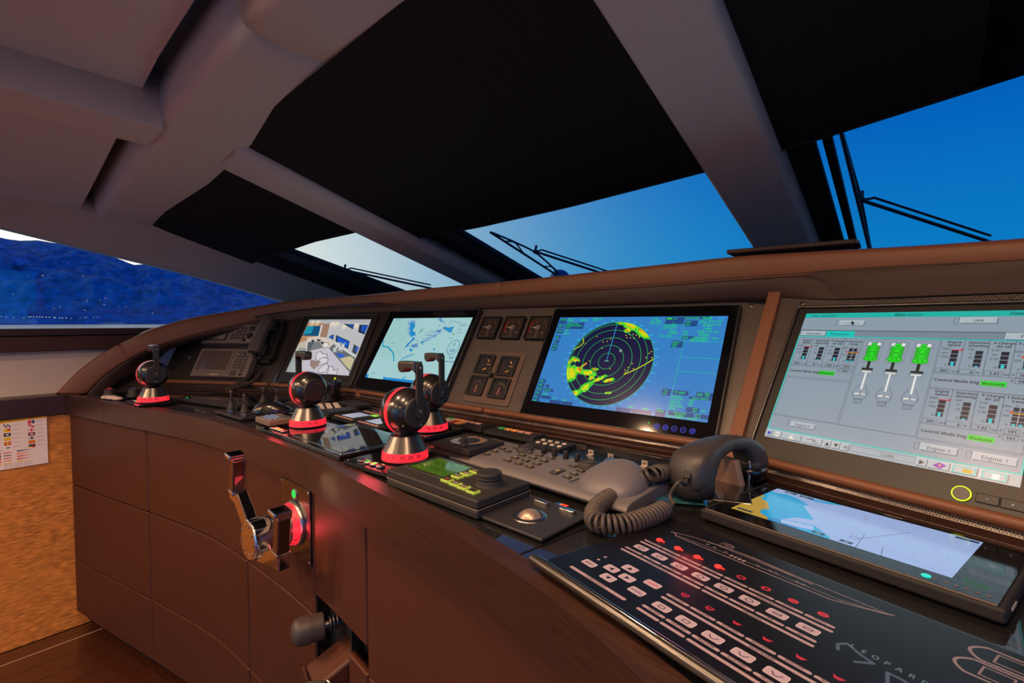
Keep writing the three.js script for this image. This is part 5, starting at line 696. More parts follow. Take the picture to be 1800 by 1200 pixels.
{ // far port corner: two dark knobs and a few pale shells
  const kn = (label, x, z, cap) => { const t = thing('rotary_knob', label, 'knob', [x, 1, z]); mesh('body', lathe([[0, 0], [0.026, 0], [0.026, 0.012], [0.020, 0.015], [0.019, 0.032], [0.016, 0.036], [0, 0.036]], 28), M.soft, t); mesh('cap', rbox(0.030, 0.006, 0.012, 0.002, 0, 0.037, 0), cap, t); };
  kn('low black knob with red and blue cap by the port wall', -2.505, -0.470, M.redKey); kn('low black knob with blue cap, just behind the farthest lever', -2.42, -0.53, M.domeBlue);
  let k = 0; for (const [x, z, s] of [[-2.475, -0.452, 1], [-2.43, -0.462, 1.2], [-2.395, -0.472, 1]]) { const t = thing('pale_pebble', ['small pale pebble on the counter corner, nearest the port wall', 'largest of the three pale pebbles on the counter corner', 'small pale pebble beside the farthest lever'][k++], 'pebble', [x, 1, z], x * 9); mesh('stone', new THREE.SphereGeometry(0.018 * s, 16, 10).scale(1.2, 0.42, 0.9).translate(0, 0.0075 * s, 0), M.ivory, t); mesh('vein', new THREE.TorusGeometry(0.0165 * s, 0.0006, 5, 24).scale(1.2, 0.42, 0.9).translate(0, 0.0075 * s, 0), M.radio, t); }
}
{ // joystick box: round recessed plate with a short stick on a thick square case
  const t = thing('joystick_box', 'square black box with a round pale dial plate and short stick', 'joystick unit', [-0.778, 1.0, -0.775], R(-2));
  mesh('case', join([rbox(0.122, 0.012, 0.106, 0.002, 0, 0.0285, 0), rbox(0.116, 0.008, 0.100, 0.001, 0, 0.0195, 0), rbox(0.122, 0.016, 0.106, 0.002, 0, 0.0082, 0)]), M.soft, t);
  mesh('dial_rim', new THREE.TorusGeometry(0.0415, 0.0018, 8, 48).rotateX(Math.PI / 2).translate(0, 0.035, -0.003), M.gloss, t); mesh('dial_plate', cyl(0.0405, 0.0405, 0.002, 0, 0.0345, -0.003, 48), std({ color: lin(0.42, 0.29, 0.23), roughness: 0.25, metalness: 0.5 }), t); mesh('dial_center', cyl(0.024, 0.024, 0.002, 0, 0.0355, -0.003, 40), M.anod, t);
  mesh('stick', lathe([[0, 0.020], [0.0055, 0.019], [0.0062, 0.015], [0.0070, 0.003], [0.0095, 0.002], [0.0095, 0], [0, 0]], 24).translate(0.024, 0.0345, 0.034), M.soft, t);
}
{ // autopilot head
  const t = thing('autopilot_unit', 'thick black autopilot unit with lit green screen, yellow-green keys and big rotary knob', 'autopilot', [-0.633, 1.0, -0.598], R(-2.5));
  mesh('case', join([rbox(0.244, 0.014, 0.124, 0.003, 0, 0.0225, 0), rbox(0.240, 0.004, 0.120, 0.001, 0, 0.0135, 0), rbox(0.244, 0.012, 0.124, 0.003, 0, 0.0062, 0)]), M.soft, t);
  mesh('bezel_line', frame(0.246, 0.126, 0.243, 0.123, 0.003, 0.0008, 0.0002).rotateX(-Math.PI / 2).translate(0, 0.0138, 0), M.radio, t);
  mesh('screen_frame', frame(0.112, 0.086, 0.100, 0.074, 0.003, 0.002, 0.0006).rotateX(-Math.PI / 2).translate(-0.055, 0.0288, -0.012), M.darkSteel, t);
  mesh('screen', planeUp(0.1, 0.074, -0.055, 0.0302, -0.012), phys({ color: lin(0.01, 0.03, 0.01), roughness: 0.05, ior: 1.7, emissive: lin(1, 1, 1), emissiveIntensity: 0.28, emissiveMap: canvas(256, 192, (g) => { g.fillStyle = '#6f9a18'; g.fillRect(0, 0, 256, 192); text(g, 'HDG 312', 128, 60, 44, '#4d7010', 'sans-serif', 'center', 'bold'); text(g, 'STBY', 128, 130, 40, '#4d7010', 'sans-serif', 'center', 'bold'); }) }), t);
  const names = [['MENU', 'NAV', 'MODE', 'ALM'], ['OFF', 'ADV', 'DODGE', '▲']];
  const keyTex = {}, kt = (s, c) => keyTex[s] ??= printMat(canvas(96, 64, (g) => { g.fillStyle = '#2a241f'; g.fillRect(0, 0, 96, 64); text(g, s, 48, 33, s.length > 3 ? 27 : 34, c, 'sans-serif', 'center', 'bold'); }));
  [[0.016, 0.032], [0.041, 0.035], [0.064, 0.037], [0.089, 0.040]].forEach(([x, z], k) => { const b = mesh('key', rbox(0.021, 0.005, 0.015, 0.0015, x, 0.0312, z), M.lime, t); mesh('key_top', planeUp(0.0165, 0.011, x, 0.0339, z), kt(names[1][k], k ? '#e8d8d0' : '#e03020'), b); });
  [[0.013, 0.006], [0.014, -0.014], [0.016, -0.034]].forEach(([x, z], k) => { const b = mesh('key', rbox(0.021, 0.005, 0.015, 0.0015, x, 0.0312, z), M.lime, t); mesh('key_top', planeUp(0.0165, 0.011, x, 0.0339, z), kt(names[0][k], '#d8ccc0'), b); });
  mesh('knob', lathe([[0, 0.022], [0.0195, 0.022], [0.0212, 0.0205], [0.0214, 0.016], [0.0205, 0.0155], [0.0205, 0.0142], [0.0216, 0.0136], [0.0216, 0.011], [0.0205, 0.0105], [0.0205, 0.0092], [0.0218, 0.0086], [0.022, 0.0025], [0.024, 0.001], [0.024, 0], [0, 0]], 48).translate(0.079, 0.0292, -0.006), M.soft, t);
}
{ // radar keyboard with trackball hump
  const t = thing('radar_keyboard', 'wide grey control keyboard with raised palm hump, knobs and rows of keys', 'keyboard', [-0.560, 1.0, -0.770], R(-5));
  const prof = [[0.068, 0.004], [0.067, 0.011], [0.060, 0.0175], [0.050, 0.020], [-0.060, 0.028], [-0.068, 0.026], [-0.070, 0.020], [-0.070, 0.003]];
  mesh('case', loft([-0.222, -0.2205, -0.214, 0.214, 0.2205, 0.222].map((x, i) => { const k = [0.93, 0.98, 1, 1, 0.98, 0.93][i]; return prof.map(([z, y]) => [x, 0.003 + (y - 0.003) * (k * 2 - 1 > 0 ? k : k), z * (0.9 + 0.1 * k)]); }), true, true), M.grey, t);
  const top = (z) => 0.020 + (0.050 - z) * 0.0727;
  const K = (x, z, w = 0.015, d = 0.010) => { const b = mesh('key', rbox(w, 0.004, d, 0.001, x, top(z) + 0.0012, z), M.greyKey, t); b.userData.k = undefined; delete b.userData.k; mesh('legend', planeUp(w * 0.72, d * 0.5, x, top(z) + 0.0034, z), keyLegend, b); };
  const keyLegend = printMat(canvas(64, 32, (g) => { g.fillStyle = '#3a352f'; g.fillRect(0, 0, 64, 32); g.fillStyle = '#e8cf96'; g.fillRect(6, 3, 46, 10); g.fillRect(12, 18, 40, 10); for (let k = 0; k < 7; k++) { g.fillStyle = '#3a352f'; g.fillRect(10 + k * 7, 3, 2.5, 26); } }));
  for (const [x, z] of [[-0.165, 0.005], [-0.165, 0.028], [-0.140, -0.018], [-0.140, 0.005], [-0.140, 0.028], [-0.118, -0.012]]) K(x, z);
  for (let c = 0; c < 3; c++) for (let r = 0; r < 4; r++) K(-0.075 + c * 0.030, 0.030 - r * 0.021, 0.017, 0.011);
  K(0.045, 0.018, 0.016, 0.030); K(0.077, 0.030); K(0.077, 0.010); K(0.077, -0.010); K(0.050, -0.022); K(0.062, -0.040);
  for (const [x, z] of [[-0.118, -0.038], [-0.108, -0.052]]) K(x, z);
  const big = () => lathe([[0, 0.010], [0.016, 0.0105], [0.0178, 0.0095], [0.0185, 0.001], [0.019, 0], [0, 0]], 40);
  for (const x of [-0.093, 0.072]) { const k = mesh('rotary_knob', big().translate(x, top(-0.040) - 0.001, -0.040), M.greyKey, t); mesh('knob_dish', new THREE.TorusGeometry(0.0135, 0.0012, 6, 32).rotateX(Math.PI / 2).translate(x, top(-0.040) + 0.0098, -0.040), M.soft, k); }
  for (const x of [-0.048, -0.019, 0.010, 0.039]) mesh('small_knob', lathe([[0, 0.017], [0.0048, 0.0168], [0.0055, 0.0155], [0.0060, 0], [0, 0]], 20).translate(x, top(-0.052) - 0.001, -0.050), M.soft, t);
  // hump: steep at the back, sloping long towards the hand
  const rows = []; for (let i = 0; i <= 14; i++) { const q = i / 14, a = []; for (let j = 0; j <= 40; j++) { const th = j / 40 * 2 * Math.PI, k = Math.cos(q * Math.PI / 2) ** 0.9, e = 0.82; const x = 0.157 + 0.058 * k * Math.sign(Math.cos(th)) * Math.abs(Math.cos(th)) ** e + 0.004 * (1 - k), z = 0.004 + 0.056 * k * Math.sign(Math.sin(th)) * Math.abs(Math.sin(th)) ** e - 0.030 * (1 - k); a.push([x, Math.max(0.012, top(z) - 0.002) + 0.036 * Math.sin(q * Math.PI / 2) ** 1.15, z]); } rows.push(a); }
  mesh('palm_hump', loft(rows, false, false), M.grey, t);
  mesh('tracker_ball', new THREE.SphereGeometry(0.017, 24, 16).translate(0.118, 0.034, -0.048), M.domeBlue, t); mesh('groove', box(0.0012, 0.001, 0.10, 0.098, top(0.0) - 0.0002, 0.0), M.frameBlack, t);
  for (let k = 0; k < 4; k++) mesh('vent_slot', box(0.0015, 0.0006, 0.020, -0.196 + k * 0.006, top(-0.02) + 0.0001, -0.022).rotateY(0), M.frameBlack, t);
}
{ // trackball panel
  const t = thing('trackball_panel', 'flat dark panel with bronze trackball in a silver ring and two oval keys', 'trackball', [-0.452, 1.0, -0.594], R(-3));
  mesh('plate', rbox(0.124, 0.005, 0.118, 0.002, 0, 0.0027, 0), std({ color: lin(0.02, 0.02, 0.024), roughness: 0.5 }), t);
  mesh('ring', lathe([[0.0185, 0.004], [0.0185, 0.0068], [0.020, 0.0075], [0.0255, 0.0068], [0.027, 0.005]], 48).translate(-0.002, 0, 0.010), M.steel, t); mesh('ball', new THREE.SphereGeometry(0.0200, 36, 20).translate(-0.002, -0.004, 0.010), std({ color: lin(0.42, 0.33, 0.26), roughness: 0.35, metalness: 0.6 }), t);
  for (const x of [-0.022, 0.030]) mesh('key', ext(rr(0.030, 0.011, 0.0054), 0.004, 0.0012, 3).rotateX(-Math.PI / 2).translate(x, 0.0055, -0.042), M.steel, t);
  mesh('flag_mark', planeUp(0.022, 0.008, 0.005, 0.0054, -0.062), printMat(canvas(64, 24, (g) => { g.fillStyle = '#e04a20'; g.fillRect(28, 0, 36, 24); g.fillStyle = '#2a4a9a'; g.fillRect(0, 0, 22, 24); g.fillStyle = '#c8c0c0'; g.fillRect(22, 0, 6, 24); })), t);
}
{ // rows of coloured keys at the foot of the dashboard
  const strip = (label, x, z, w, turn, cols) => { const t = thing('button_strip', label, 'button panel', [x, 1.0, z], turn); mesh('case', rbox(w, 0.010, 0.058, 0.002, 0, 0.0052, 0), M.frameBlack, t); mesh('end_grip', rbox(0.010, 0.012, 0.05, 0.002, w / 2 - 0.008, 0.0105, 0), M.soft, t);
    cols.forEach((row, r) => row.forEach((m, c) => m && mesh('key', rbox(0.019, 0.004, 0.014, 0.0015, -w / 2 + 0.028 + c * 0.0235, 0.0115, -0.017 + r * 0.018), m, t))); };
  const { orangeKey: o, redKey: r, greenKey: g, pinkKey: p, ivory: w } = M;
  strip('two rows of coloured keys at the foot of the square meters', -1.018, -0.995, 0.20, R(-1), [[g, o, o, p, p, p], [w, w, r, o, 0, 0], [0, w, r, o, 0, 0]]); strip('single row of coloured keys below the cy badge, beside the other coloured keys', -0.822, -0.990, 0.175, R(-1), [[g, o, o, p, p], [0, 0, 0, 0, 0]]);
  const t = thing('round_key_panel', 'small black panel with eight round cream keys', 'button panel', [-0.672, 1.0, -0.945], R(-1)); mesh('case', rbox(0.098, 0.014, 0.072, 0.002, 0, 0.0072, 0), M.frameBlack, t); for (let q = 0; q < 2; q++) for (let c = 0; c < 4; c++) mesh('key', cyl(0.0055, 0.006, 0.003, -0.032 + c * 0.0205 + q * 0.004, 0.0152, -0.013 + q * 0.026, 16), M.ivory, t);
  const b = thing('cable_box', 'long black recessed tray behind the keyboard, with three small clips', 'tray', [-0.455, 1.0, -0.945], R(-2)); mesh('tray', join([box(0.32, 0.004, 0.12, 0, 0.0022, 0), rbox(0.32, 0.012, 0.006, 0.001, 0, 0.006, -0.058), rbox(0.32, 0.010, 0.006, 0.001, 0, 0.005, 0.058)]), M.gloss, b);
  for (const x of [-0.11, -0.06, 0.02]) { const c = mesh('clip', join([rbox(0.014, 0.012, 0.003, 0.001, x, 0.010, 0.0), box(0.014, 0.002, 0.010, x, 0.005, 0.004)]), M.alu, b); mesh('clip_hole', cylZ(0.002, 0.002, 0.0035, x, 0.010, 0.0, 10), M.frameBlack, c); }
}
{ // desk telephone handset arching over its cradle, thick curly cord in front
  const t = thing('telephone_handset', 'black arched telephone handset standing in its cradle by the chart display', 'telephone', [-0.268, 1.0, -0.885], R(0));
  const A = V(-0.026, 0, 0.058), B = V(0.026, 0, -0.088);      // mouth end and ear end
  const arch = [[A.x, 0.024, A.z], [A.x - 0.002, 0.050, A.z + 0.002], [-0.016, 0.076, 0.034], [0.002, 0.088, -0.012], [0.018, 0.080, -0.060], [B.x, 0.054, B.z], [B.x + 0.001, 0.030, B.z - 0.002]].map((p) => V(...p));
  const c = new THREE.CatmullRomCurve3(arch), n = 34, W = [0.034, 0.036, 0.026, 0.0205, 0.020, 0.026, 0.0300], H = [0.031, 0.030, 0.017, 0.012, 0.012, 0.020, 0.025];
  const at = (T, q) => { const s = q * (T.length - 1), i = Math.min(T.length - 2, Math.floor(s)); return T[i] + (T[i + 1] - T[i]) * (s - i); };
  const across = V(B.z - A.z, 0, A.x - B.x).normalize(), ring = (q, ka = 1, kb = 1, shift = 0) => { const p = c.getPointAt(q), tg = c.getTangentAt(q), nn = tg.clone().cross(across).normalize(), w = at(W, q) * ka, h = at(H, q) * kb; return Array.from({ length: 28 }, (_, j) => { const a = j / 28 * 2 * Math.PI, cc = Math.cos(a), s = Math.sin(a), e = 0.62; return p.clone().addScaledVector(across, w * Math.sign(cc) * Math.abs(cc) ** e).addScaledVector(nn, h * Math.sign(s) * Math.abs(s) ** e + shift).toArray(); }); };
  mesh('handle', loft(Array.from({ length: n + 1 }, (_, i) => { const q = i / n, k = Math.min(1, 0.72 + i * 0.2, 0.72 + (n - i) * 0.2); return ring(q, k, k); }), true, true), std({ color: lin(0.045, 0.040, 0.040), roughness: 0.42 }), t);
  mesh('mouth_cap', lathe([[0, -0.022], [0.026, -0.022], [0.033, -0.016], [0.035, -0.002], [0.033, 0.008], [0.02, 0.012], [0, 0.012]], 36).translate(A.x, 0.030, A.z), M.soft, t); mesh('ear_cap', lathe([[0, -0.018], [0.022, -0.018], [0.029, -0.012], [0.031, 0.0], [0.029, 0.008], [0, 0.010]], 36).translate(B.x, 0.030, B.z), M.gloss, t);
  mesh('grip_pad', loft(Array.from({ length: 21 }, (_, i) => ring(0.20 + 0.5 * i / 20, 0.86, 0.5, -at(H, 0.2 + 0.5 * i / 20) * 0.56)), true, true), M.sphere, t);
  const plug = V(A.x + 0.004, 0.050, A.z + 0.032); mesh('cord_plug', join([rbox(0.012, 0.014, 0.018, 0.002).rotateX(0.7).translate(plug.x, plug.y, plug.z), cylZ(0.0030, 0.0042, 0.016).rotateX(0.55).translate(plug.x, plug.y - 0.008, plug.z + 0.012)]), M.soft, t);
  const k = thing('telephone_cradle', 'black cradle block with an angled bronze bracket under the telephone', 'cradle', [-0.255, 1.0, -0.905], R(18));
  mesh('block', join([rbox(0.075, 0.014, 0.19, 0.004, 0, 0.0072, 0.0), rbox(0.060, 0.014, 0.05, 0.004, -0.002, 0.012, 0.075)]), M.gloss, k); mesh('bracket', ext(poly([[-0.030, 0], [0.022, 0], [0.010, 0.044], [-0.018, 0.048], [-0.030, 0.030]]), 0.012, 0.002).rotateY(R(-28)).translate(0.004, 0.012, -0.018), std({ color: lin(0.36, 0.22, 0.15), roughness: 0.5, metalness: 0.2 }), k); mesh('prong', tube([[0.030, 0.010, -0.03], [0.032, 0.045, -0.036], [0.028, 0.058, -0.044]], 0.002, 14, 6), M.steel, k);
  const pts = [-0.3432, 1.0450, -0.7822, -0.3685, 1.0300, -0.7707, -0.3835, 1.0180, -0.7090, -0.3769, 1.0150, -0.6456, -0.3515, 1.0150, -0.6086, -0.3216, 1.0160, -0.6200, -0.3010, 1.0180, -0.6677, -0.2877, 1.0220, -0.7230];
  const P3 = []; for (let i = 0; i < pts.length; i += 3) P3.push(V(pts[i], pts[i + 1], pts[i + 2]));
  const start = V(-0.345, 1.026, -0.862), cord = thing('coiled_cable', 'thick black coiled cord lying in a loop in front of the telephone', 'cord');
  mesh('coil', globalThis.coil([start, ...P3], 60, 0.0118, 0.0034, 1200), M.handset, cord);
  mesh('lead', tube([P3[P3.length - 1].clone().add(V(0.002, 0, -0.004)), V(-0.2993, 1.0280, -0.7426), V(-0.2872, 1.0520, -0.7434), V(-0.268 + plug.x, 1.0 + plug.y - 0.010, -0.885 + plug.z + 0.016)], 0.0030, 30, 8), M.handset, cord);
  const rug = thing('cloth_scrap', 'small blue-green cloth lying under the telephone mouthpiece', 'cloth', [-0.325, 1.0, -0.812], R(28)); mesh('cloth', rbox(0.10, 0.003, 0.055, 0.001, 0, 0.0018, 0), std({ color: lin(0.01, 0.11, 0.12), roughness: 0.95, bumpMap: sized(T.fine, 0.03), bumpScale: 0.001 }, true), rug); mesh('fold', rbox(0.05, 0.003, 0.03, 0.001, -0.03, 0.0045, 0.012), std({ color: lin(0.01, 0.09, 0.16), roughness: 0.95 }), rug);
}
{ // wide chart display lying flat on the starboard counter
  const t = thing('chart_display', 'wide flat display lying on the counter, lit with a blue and ochre sea chart', 'display', [-0.070, 1.0, -0.814], R(-13.5));
  mesh('case', rbox(0.335, 0.016, 0.205, 0.004, 0, 0.0082, 0), M.frameBlack, t); mesh('front_glass', rbox(0.322, 0.003, 0.192, 0.001, 0, 0.0155, 0), M.glassBlack, t); mesh('edge_line', box(0.32, 0.0015, 0.0015, 0, 0.0170, 0.0985), M.radio, t);
  const s = mesh('screen', planeUp(0.257, 0.148, -0.010, 0.0173, -0.008), screenMat(scrPlotter, 0.82, 0.12), t);
  const kx = 0.100, kz = 0.083; mesh('power_light', join([cyl(0.0045, 0.0045, 0.0012, kx, 0.0175, kz, 16)]), M.tealGlow, t); for (let k = 1; k < 7; k++) mesh('touch_mark', box(0.004, 0.0006, 0.002, kx + k * 0.0085, 0.0173, kz), M.radio, t);
  mesh('lettering', planeUp(0.030, 0.006, 0.02, 0.0173, -0.092), printMat(canvas(128, 26, (g) => { g.fillStyle = '#060607'; g.fillRect(0, 0, 128, 26); text(g, 'TZtouch', 64, 14, 24, '#c8a890', 'sans-serif', 'center', 'bold italic'); })), t); mesh('latch', rbox(0.006, 0.004, 0.022, 0.001, 0.166, 0.010, 0.07), M.alu, t);
}
{ // light and alarm mimic panel
  const t = thing('alarm_panel', 'large black printed switch panel with yacht outline, key rows and red lamps', 'switch panel', [-0.352, 1.0, -0.470], R(-16));
  const W = 0.56, D = 0.250, px = 3600;
  mesh('case', rbox(W, 0.008, D, 0.003, W / 2 - 0.004, 0.0042, -D / 2 - 0.004), M.gloss, t);
  const face = canvas(2016, 900, (g) => {
    const X = (s) => s * px, Y = (d) => (D - d) * px; g.fillStyle = '#0a0a0e'; g.fillRect(0, 0, 2016, 900);
    const pale = '#9c8c98', bar = (s0, s1, d, h = 0.0042) => { g.fillStyle = pale; g.beginPath(); g.roundRect(X(s0), Y(d) - h * px / 2, (s1 - s0) * px, h * px, h * px / 2); g.fill(); }, words = (list, s0, step, d, p = 11) => list.forEach((w, i) => text(g, w, X(s0 + i * step), Y(d), p, '#241c22', 'sans-serif', 'center', 'bold'));
    const key = (s, d, w = 0.019, h = 0.011) => { g.fillStyle = '#a79ab0'; g.beginPath(); g.roundRect(X(s - w / 2), Y(d) - h * px / 2, w * px, h * px, 8); g.fill(); g.strokeStyle = '#d6c8d2'; g.lineWidth = 2; g.stroke(); };
    for (let k = 0; k < 8; k++) { bar(0.0277 + k * 0.0292, 0.0277 + k * 0.0292 + 0.028, 0.1575); bar(0.0277 + k * 0.0292, 0.0277 + k * 0.0292 + 0.028, 0.1205); }
    bar(0.0277, 0.145, 0.149); bar(0.147, 0.262, 0.149); bar(0.0277, 0.145, 0.112); bar(0.147, 0.262, 0.112);
    words(['FWD ANCHOR', 'NAV LIGHT', 'STERN LT', 'NAV LIGHT', 'MASTHEAD', 'ALL AROUND', 'FLOOD 1', 'FLOOD 2'], 0.0417, 0.0292, 0.1575, 10); words(['NAVIGATION LIGHTS', 'NAVIGATION ALARMS'], 0.086, 0.118, 0.149, 12); words(['ANCHOR', 'NAV', 'STERN', 'SIDE', 'MAST', 'ALL', 'FWD', 'AFT'], 0.0417, 0.0292, 0.1205, 11); words(['NAVIGATION LIGHTS', 'SHIP LIGHTS'], 0.086, 0.118, 0.112, 12);
    for (let k = 0; k < 8; k++) { key(0.0417 + k * 0.0292, 0.1350); g.strokeStyle = '#38303c'; g.lineWidth = 4; g.beginPath(); if (k < 6) g.ellipse(X(0.0417 + k * 0.0292), Y(0.135), 14, 10, 0, 0, 7); else g.rect(X(0.0417 + k * 0.0292) - 14, Y(0.135) - 5, 28, 10); g.stroke(); }
    for (let k = 4; k < 8; k++) { g.strokeStyle = '#b83048'; g.lineWidth = 8; g.beginPath(); g.ellipse(X(0.0408 + k * 0.0289), Y(0.172), 15, 11, 0, 0, 7); g.stroke(); if (k > 5) { g.lineWidth = 5; g.beginPath(); g.moveTo(X(0.0408 + k * 0.0289) - 12, Y(0.172) - 8); g.lineTo(X(0.0408 + k * 0.0289) + 12, Y(0.172) + 8); g.moveTo(X(0.0408 + k * 0.0289) + 12, Y(0.172) - 8); g.lineTo(X(0.0408 + k * 0.0289) - 12, Y(0.172) + 8); g.stroke(); } }
    bar(0.0265, 0.1146, 0.0276, 0.005); words(['SCREEN CONTROL'], 0.07, 1, 0.0276, 13);
    key(0.0344, 0.0510); text(g, 'RESET', X(0.0344), Y(0.051), 17, '#2a2028', 'sans-serif', 'center', 'bold'); key(0.1092, 0.0765); text(g, 'ENTER', X(0.1092), Y(0.0765), 17, '#b83a30', 'sans-serif', 'center', 'bold'); key(0.1094, 0.0505); text(g, 'SCROLL', X(0.1094), Y(0.0505), 16, '#2a2028', 'sans-serif', 'center', 'bold');
    [[0.0587, 0.0640, 'L'], [0.0712, 0.0818, 'U'], [0.0712, 0.0456, 'D'], [0.084, 0.0630, 'R']].forEach(([s, d, k]) => { key(s, d, 0.018, 0.0125); g.fillStyle = '#1c161c'; g.beginPath(); const x = X(s), y = Y(d); const v = { L: [[-12, 0], [9, -12], [9, 12]], R: [[12, 0], [-9, -12], [-9, 12]], U: [[0, -12], [-13, 9], [13, 9]], D: [[0, 12], [-13, -9], [13, -9]] }[k]; v.forEach(([a, b], i) => i ? g.lineTo(x + a, y + b) : g.moveTo(x + a, y + b)); g.fill(); });
    g.fillStyle = '#9a8a98'; for (const d of [0.0669, 0.0783]) { g.beginPath(); g.arc(X(0.0338), Y(d), 8, 0, 7); g.fill(); }
    for (let k = 0; k < 11; k++) { bar(0.1306 + k * 0.0297, 0.1306 + k * 0.0297 + 0.0284, 0.0735); bar(0.130 + k * 0.0297, 0.130 + k * 0.0297 + 0.0284, 0.0360); if (k < 2) bar(0.130 + k * 0.0297, 0.130 + k * 0.0297 + 0.0284, 0.0272); }
    bar(0.1306, 0.45, 0.0648); bar(0.1900, 0.45, 0.0272); words(['HIGH TEMP', 'FIRE ALARM', 'BILGE LEVEL', 'BILGE LEVEL', 'BILGE LEVEL', 'BILGE LEVEL', 'BILGE LEVEL'], 0.1448, 0.0297, 0.0735, 10); words(['FIRE PUMP', 'BILGE PUMP', 'BILGE PUMP', 'BILGE PUMP', 'BILGE PUMP', 'BILGE PUMP'], 0.1448, 0.0297, 0.036, 10); words(['BILGE ALARMS'], 0.24, 0.1, 0.0648, 12);
    for (let k = 0; k < 11; k++) { key(0.1441 + k * 0.0293, 0.0490); const x = X(0.1441 + k * 0.0293), y = Y(0.049); g.strokeStyle = '#4a4048'; g.lineWidth = 4; g.beginPath(); if (k > 1) { g.moveTo(x - 16, y - 6); g.lineTo(x - 5, y + 8); g.lineTo(x + 5, y + 8); g.lineTo(x + 18, y - 6); } else g.rect(x - 12, y - 8, 24, 16); g.stroke(); const rx = X(0.1435 + k * 0.0297), ry = Y(0.0870); g.fillStyle = '#a82a44'; g.strokeStyle = '#a82a44'; g.beginPath(); if (k < 2) { g.lineWidth = 5; g.rect(rx - 13, ry - 11, 26, 12); g.moveTo(rx - 13, ry + 1); g.lineTo(rx, ry + 12); g.lineTo(rx + 13, ry + 1); g.stroke(); } else { g.moveTo(rx - 18, ry - 10); g.lineTo(rx - 6, ry - 4); g.lineTo(rx + 8, ry - 6); g.lineTo(rx + 18, ry - 8); g.lineTo(rx + 8, ry + 9); g.lineTo(rx - 10, ry + 9); g.fill(); } }
    const L = (pts, w, c) => { g.strokeStyle = c; g.lineWidth = w; g.lineJoin = 'round'; g.beginPath(); pts.forEach(([s, d], i) => i ? g.lineTo(X(s), Y(d)) : g.moveTo(X(s), Y(d))); g.stroke(); };
    const gy = '#8f8088'; L([[0.031, 0.2075], [0.040, 0.2075], [0.044, 0.2015], [0.235, 0.2075], [0.2795, 0.2255]], 5, gy); L([[0.044, 0.2050], [0.12, 0.212], [0.24, 0.2145], [0.281, 0.2262]], 3, gy); L([[0.034, 0.2085], [0.060, 0.2185], [0.10, 0.2260], [0.14, 0.2290], [0.20, 0.2268], [0.281, 0.2268]], 4, gy); L([[0.072, 0.2200], [0.11, 0.2268], [0.15, 0.2275], [0.21, 0.2235]], 8, '#6f6468'); L([[0.08, 0.2235], [0.125, 0.2235], [0.19, 0.2240]], 3, gy); g.fillStyle = gy; for (let k = 0; k < 4; k++) g.fillRect(X(0.118 + k * 0.0055), Y(0.2145), 11, 22); for (const s of [0.082, 0.092, 0.108, 0.150, 0.165, 0.172, 0.195, 0.202]) g.fillRect(X(s), Y(0.2155), 16, 6); L([[0.093, 0.2275], [0.093, 0.2385], [0.104, 0.2385]], 3, gy); L([[0.096, 0.2320], [0.106, 0.2355], [0.110, 0.2310], [0.100, 0.2290]], 3, gy); g.beginPath(); g.strokeStyle = gy; g.lineWidth = 3; g.ellipse(X(0.103), Y(0.2345), 22, 12, 0, 0, 7); g.stroke(); L([[0.2795, 0.2268], [0.284, 0.2285]], 6, gy);
    const lb = '#3f566e'; L([[0.276, 0.1250], [0.272, 0.1340], [0.2765, 0.1420], [0.289, 0.1350], [0.301, 0.1310], [0.290, 0.1195]], 11, lb); L([[0.318, 0.1100], [0.312, 0.1280], [0.3205, 0.1280], [0.334, 0.1260], [0.338, 0.1200], [0.328, 0.1160]], 11, lb); 'LEOPARD'.split('').forEach((c, i) => { g.save(); g.translate(X(0.281 + i * 0.0088), Y(0.1425 - 0.0006 * i)); text(g, c, 0, 0, 30, '#4f7288', 'sans-serif', 'center', 'bold'); g.restore(); });
    for (const [d, s0] of [[0.226, 0.338], [0.196, 0.335]]) { g.strokeStyle = '#7c7078'; g.lineWidth = 10; g.beginPath(); g.moveTo(X(0.56), Y(d + 0.013)); g.lineTo(X(s0 + 0.012), Y(d + 0.013)); g.quadraticCurveTo(X(s0 - 0.006), Y(d), X(s0 + 0.012), Y(d - 0.013)); g.lineTo(X(0.56), Y(d - 0.013)); g.stroke(); g.lineWidth = 6; g.strokeRect(X(s0 + 0.020), Y(d + 0.008), 70, 56); g.strokeRect(X(s0 + 0.044), Y(d + 0.010), 90, 70); for (let k = 0; k < 5; k++) g.strokeRect(X(s0 + 0.075 + k * 0.022), Y(d + 0.009), 60, 64); }
  });
  mesh('printed_face', planeUp(W, D, W / 2, 0.0084, -D / 2).translate(0, 0, 0), std({ map: face, roughness: 0.36 }), t);
  for (let k = 0; k < 4; k++) { const b = mesh('red_lamp', join([new THREE.TorusGeometry(0.0034, 0.0012, 8, 20).rotateX(Math.PI / 2), box(0.010, 0.0012, 0.0016, 0.003, 0, 0), box(0.0016, 0.0012, 0.004, 0, 0, 0.002)]).translate(0.0408 + k * 0.0289, 0.0090, -0.172), M.redGlow, t); if (k === 1) { const l = new THREE.PointLight(lin(1, 0.05, 0.04), 0.0016); l.position.set(0.085, 0.022, -0.172); t.add(l); } }
  const bar = mesh('edge_rail', new THREE.CapsuleGeometry(0.0052, W + 0.02, 6, 18).rotateZ(Math.PI / 2).translate(W / 2 + 0.002, 0.0118, 0.003), M.darkSteel, t); mesh('rail_shine', new THREE.CapsuleGeometry(0.0034, W + 0.01, 4, 12).rotateZ(Math.PI / 2).translate(W / 2 + 0.002, 0.0146, 0.0005), M.chrome, bar);
}
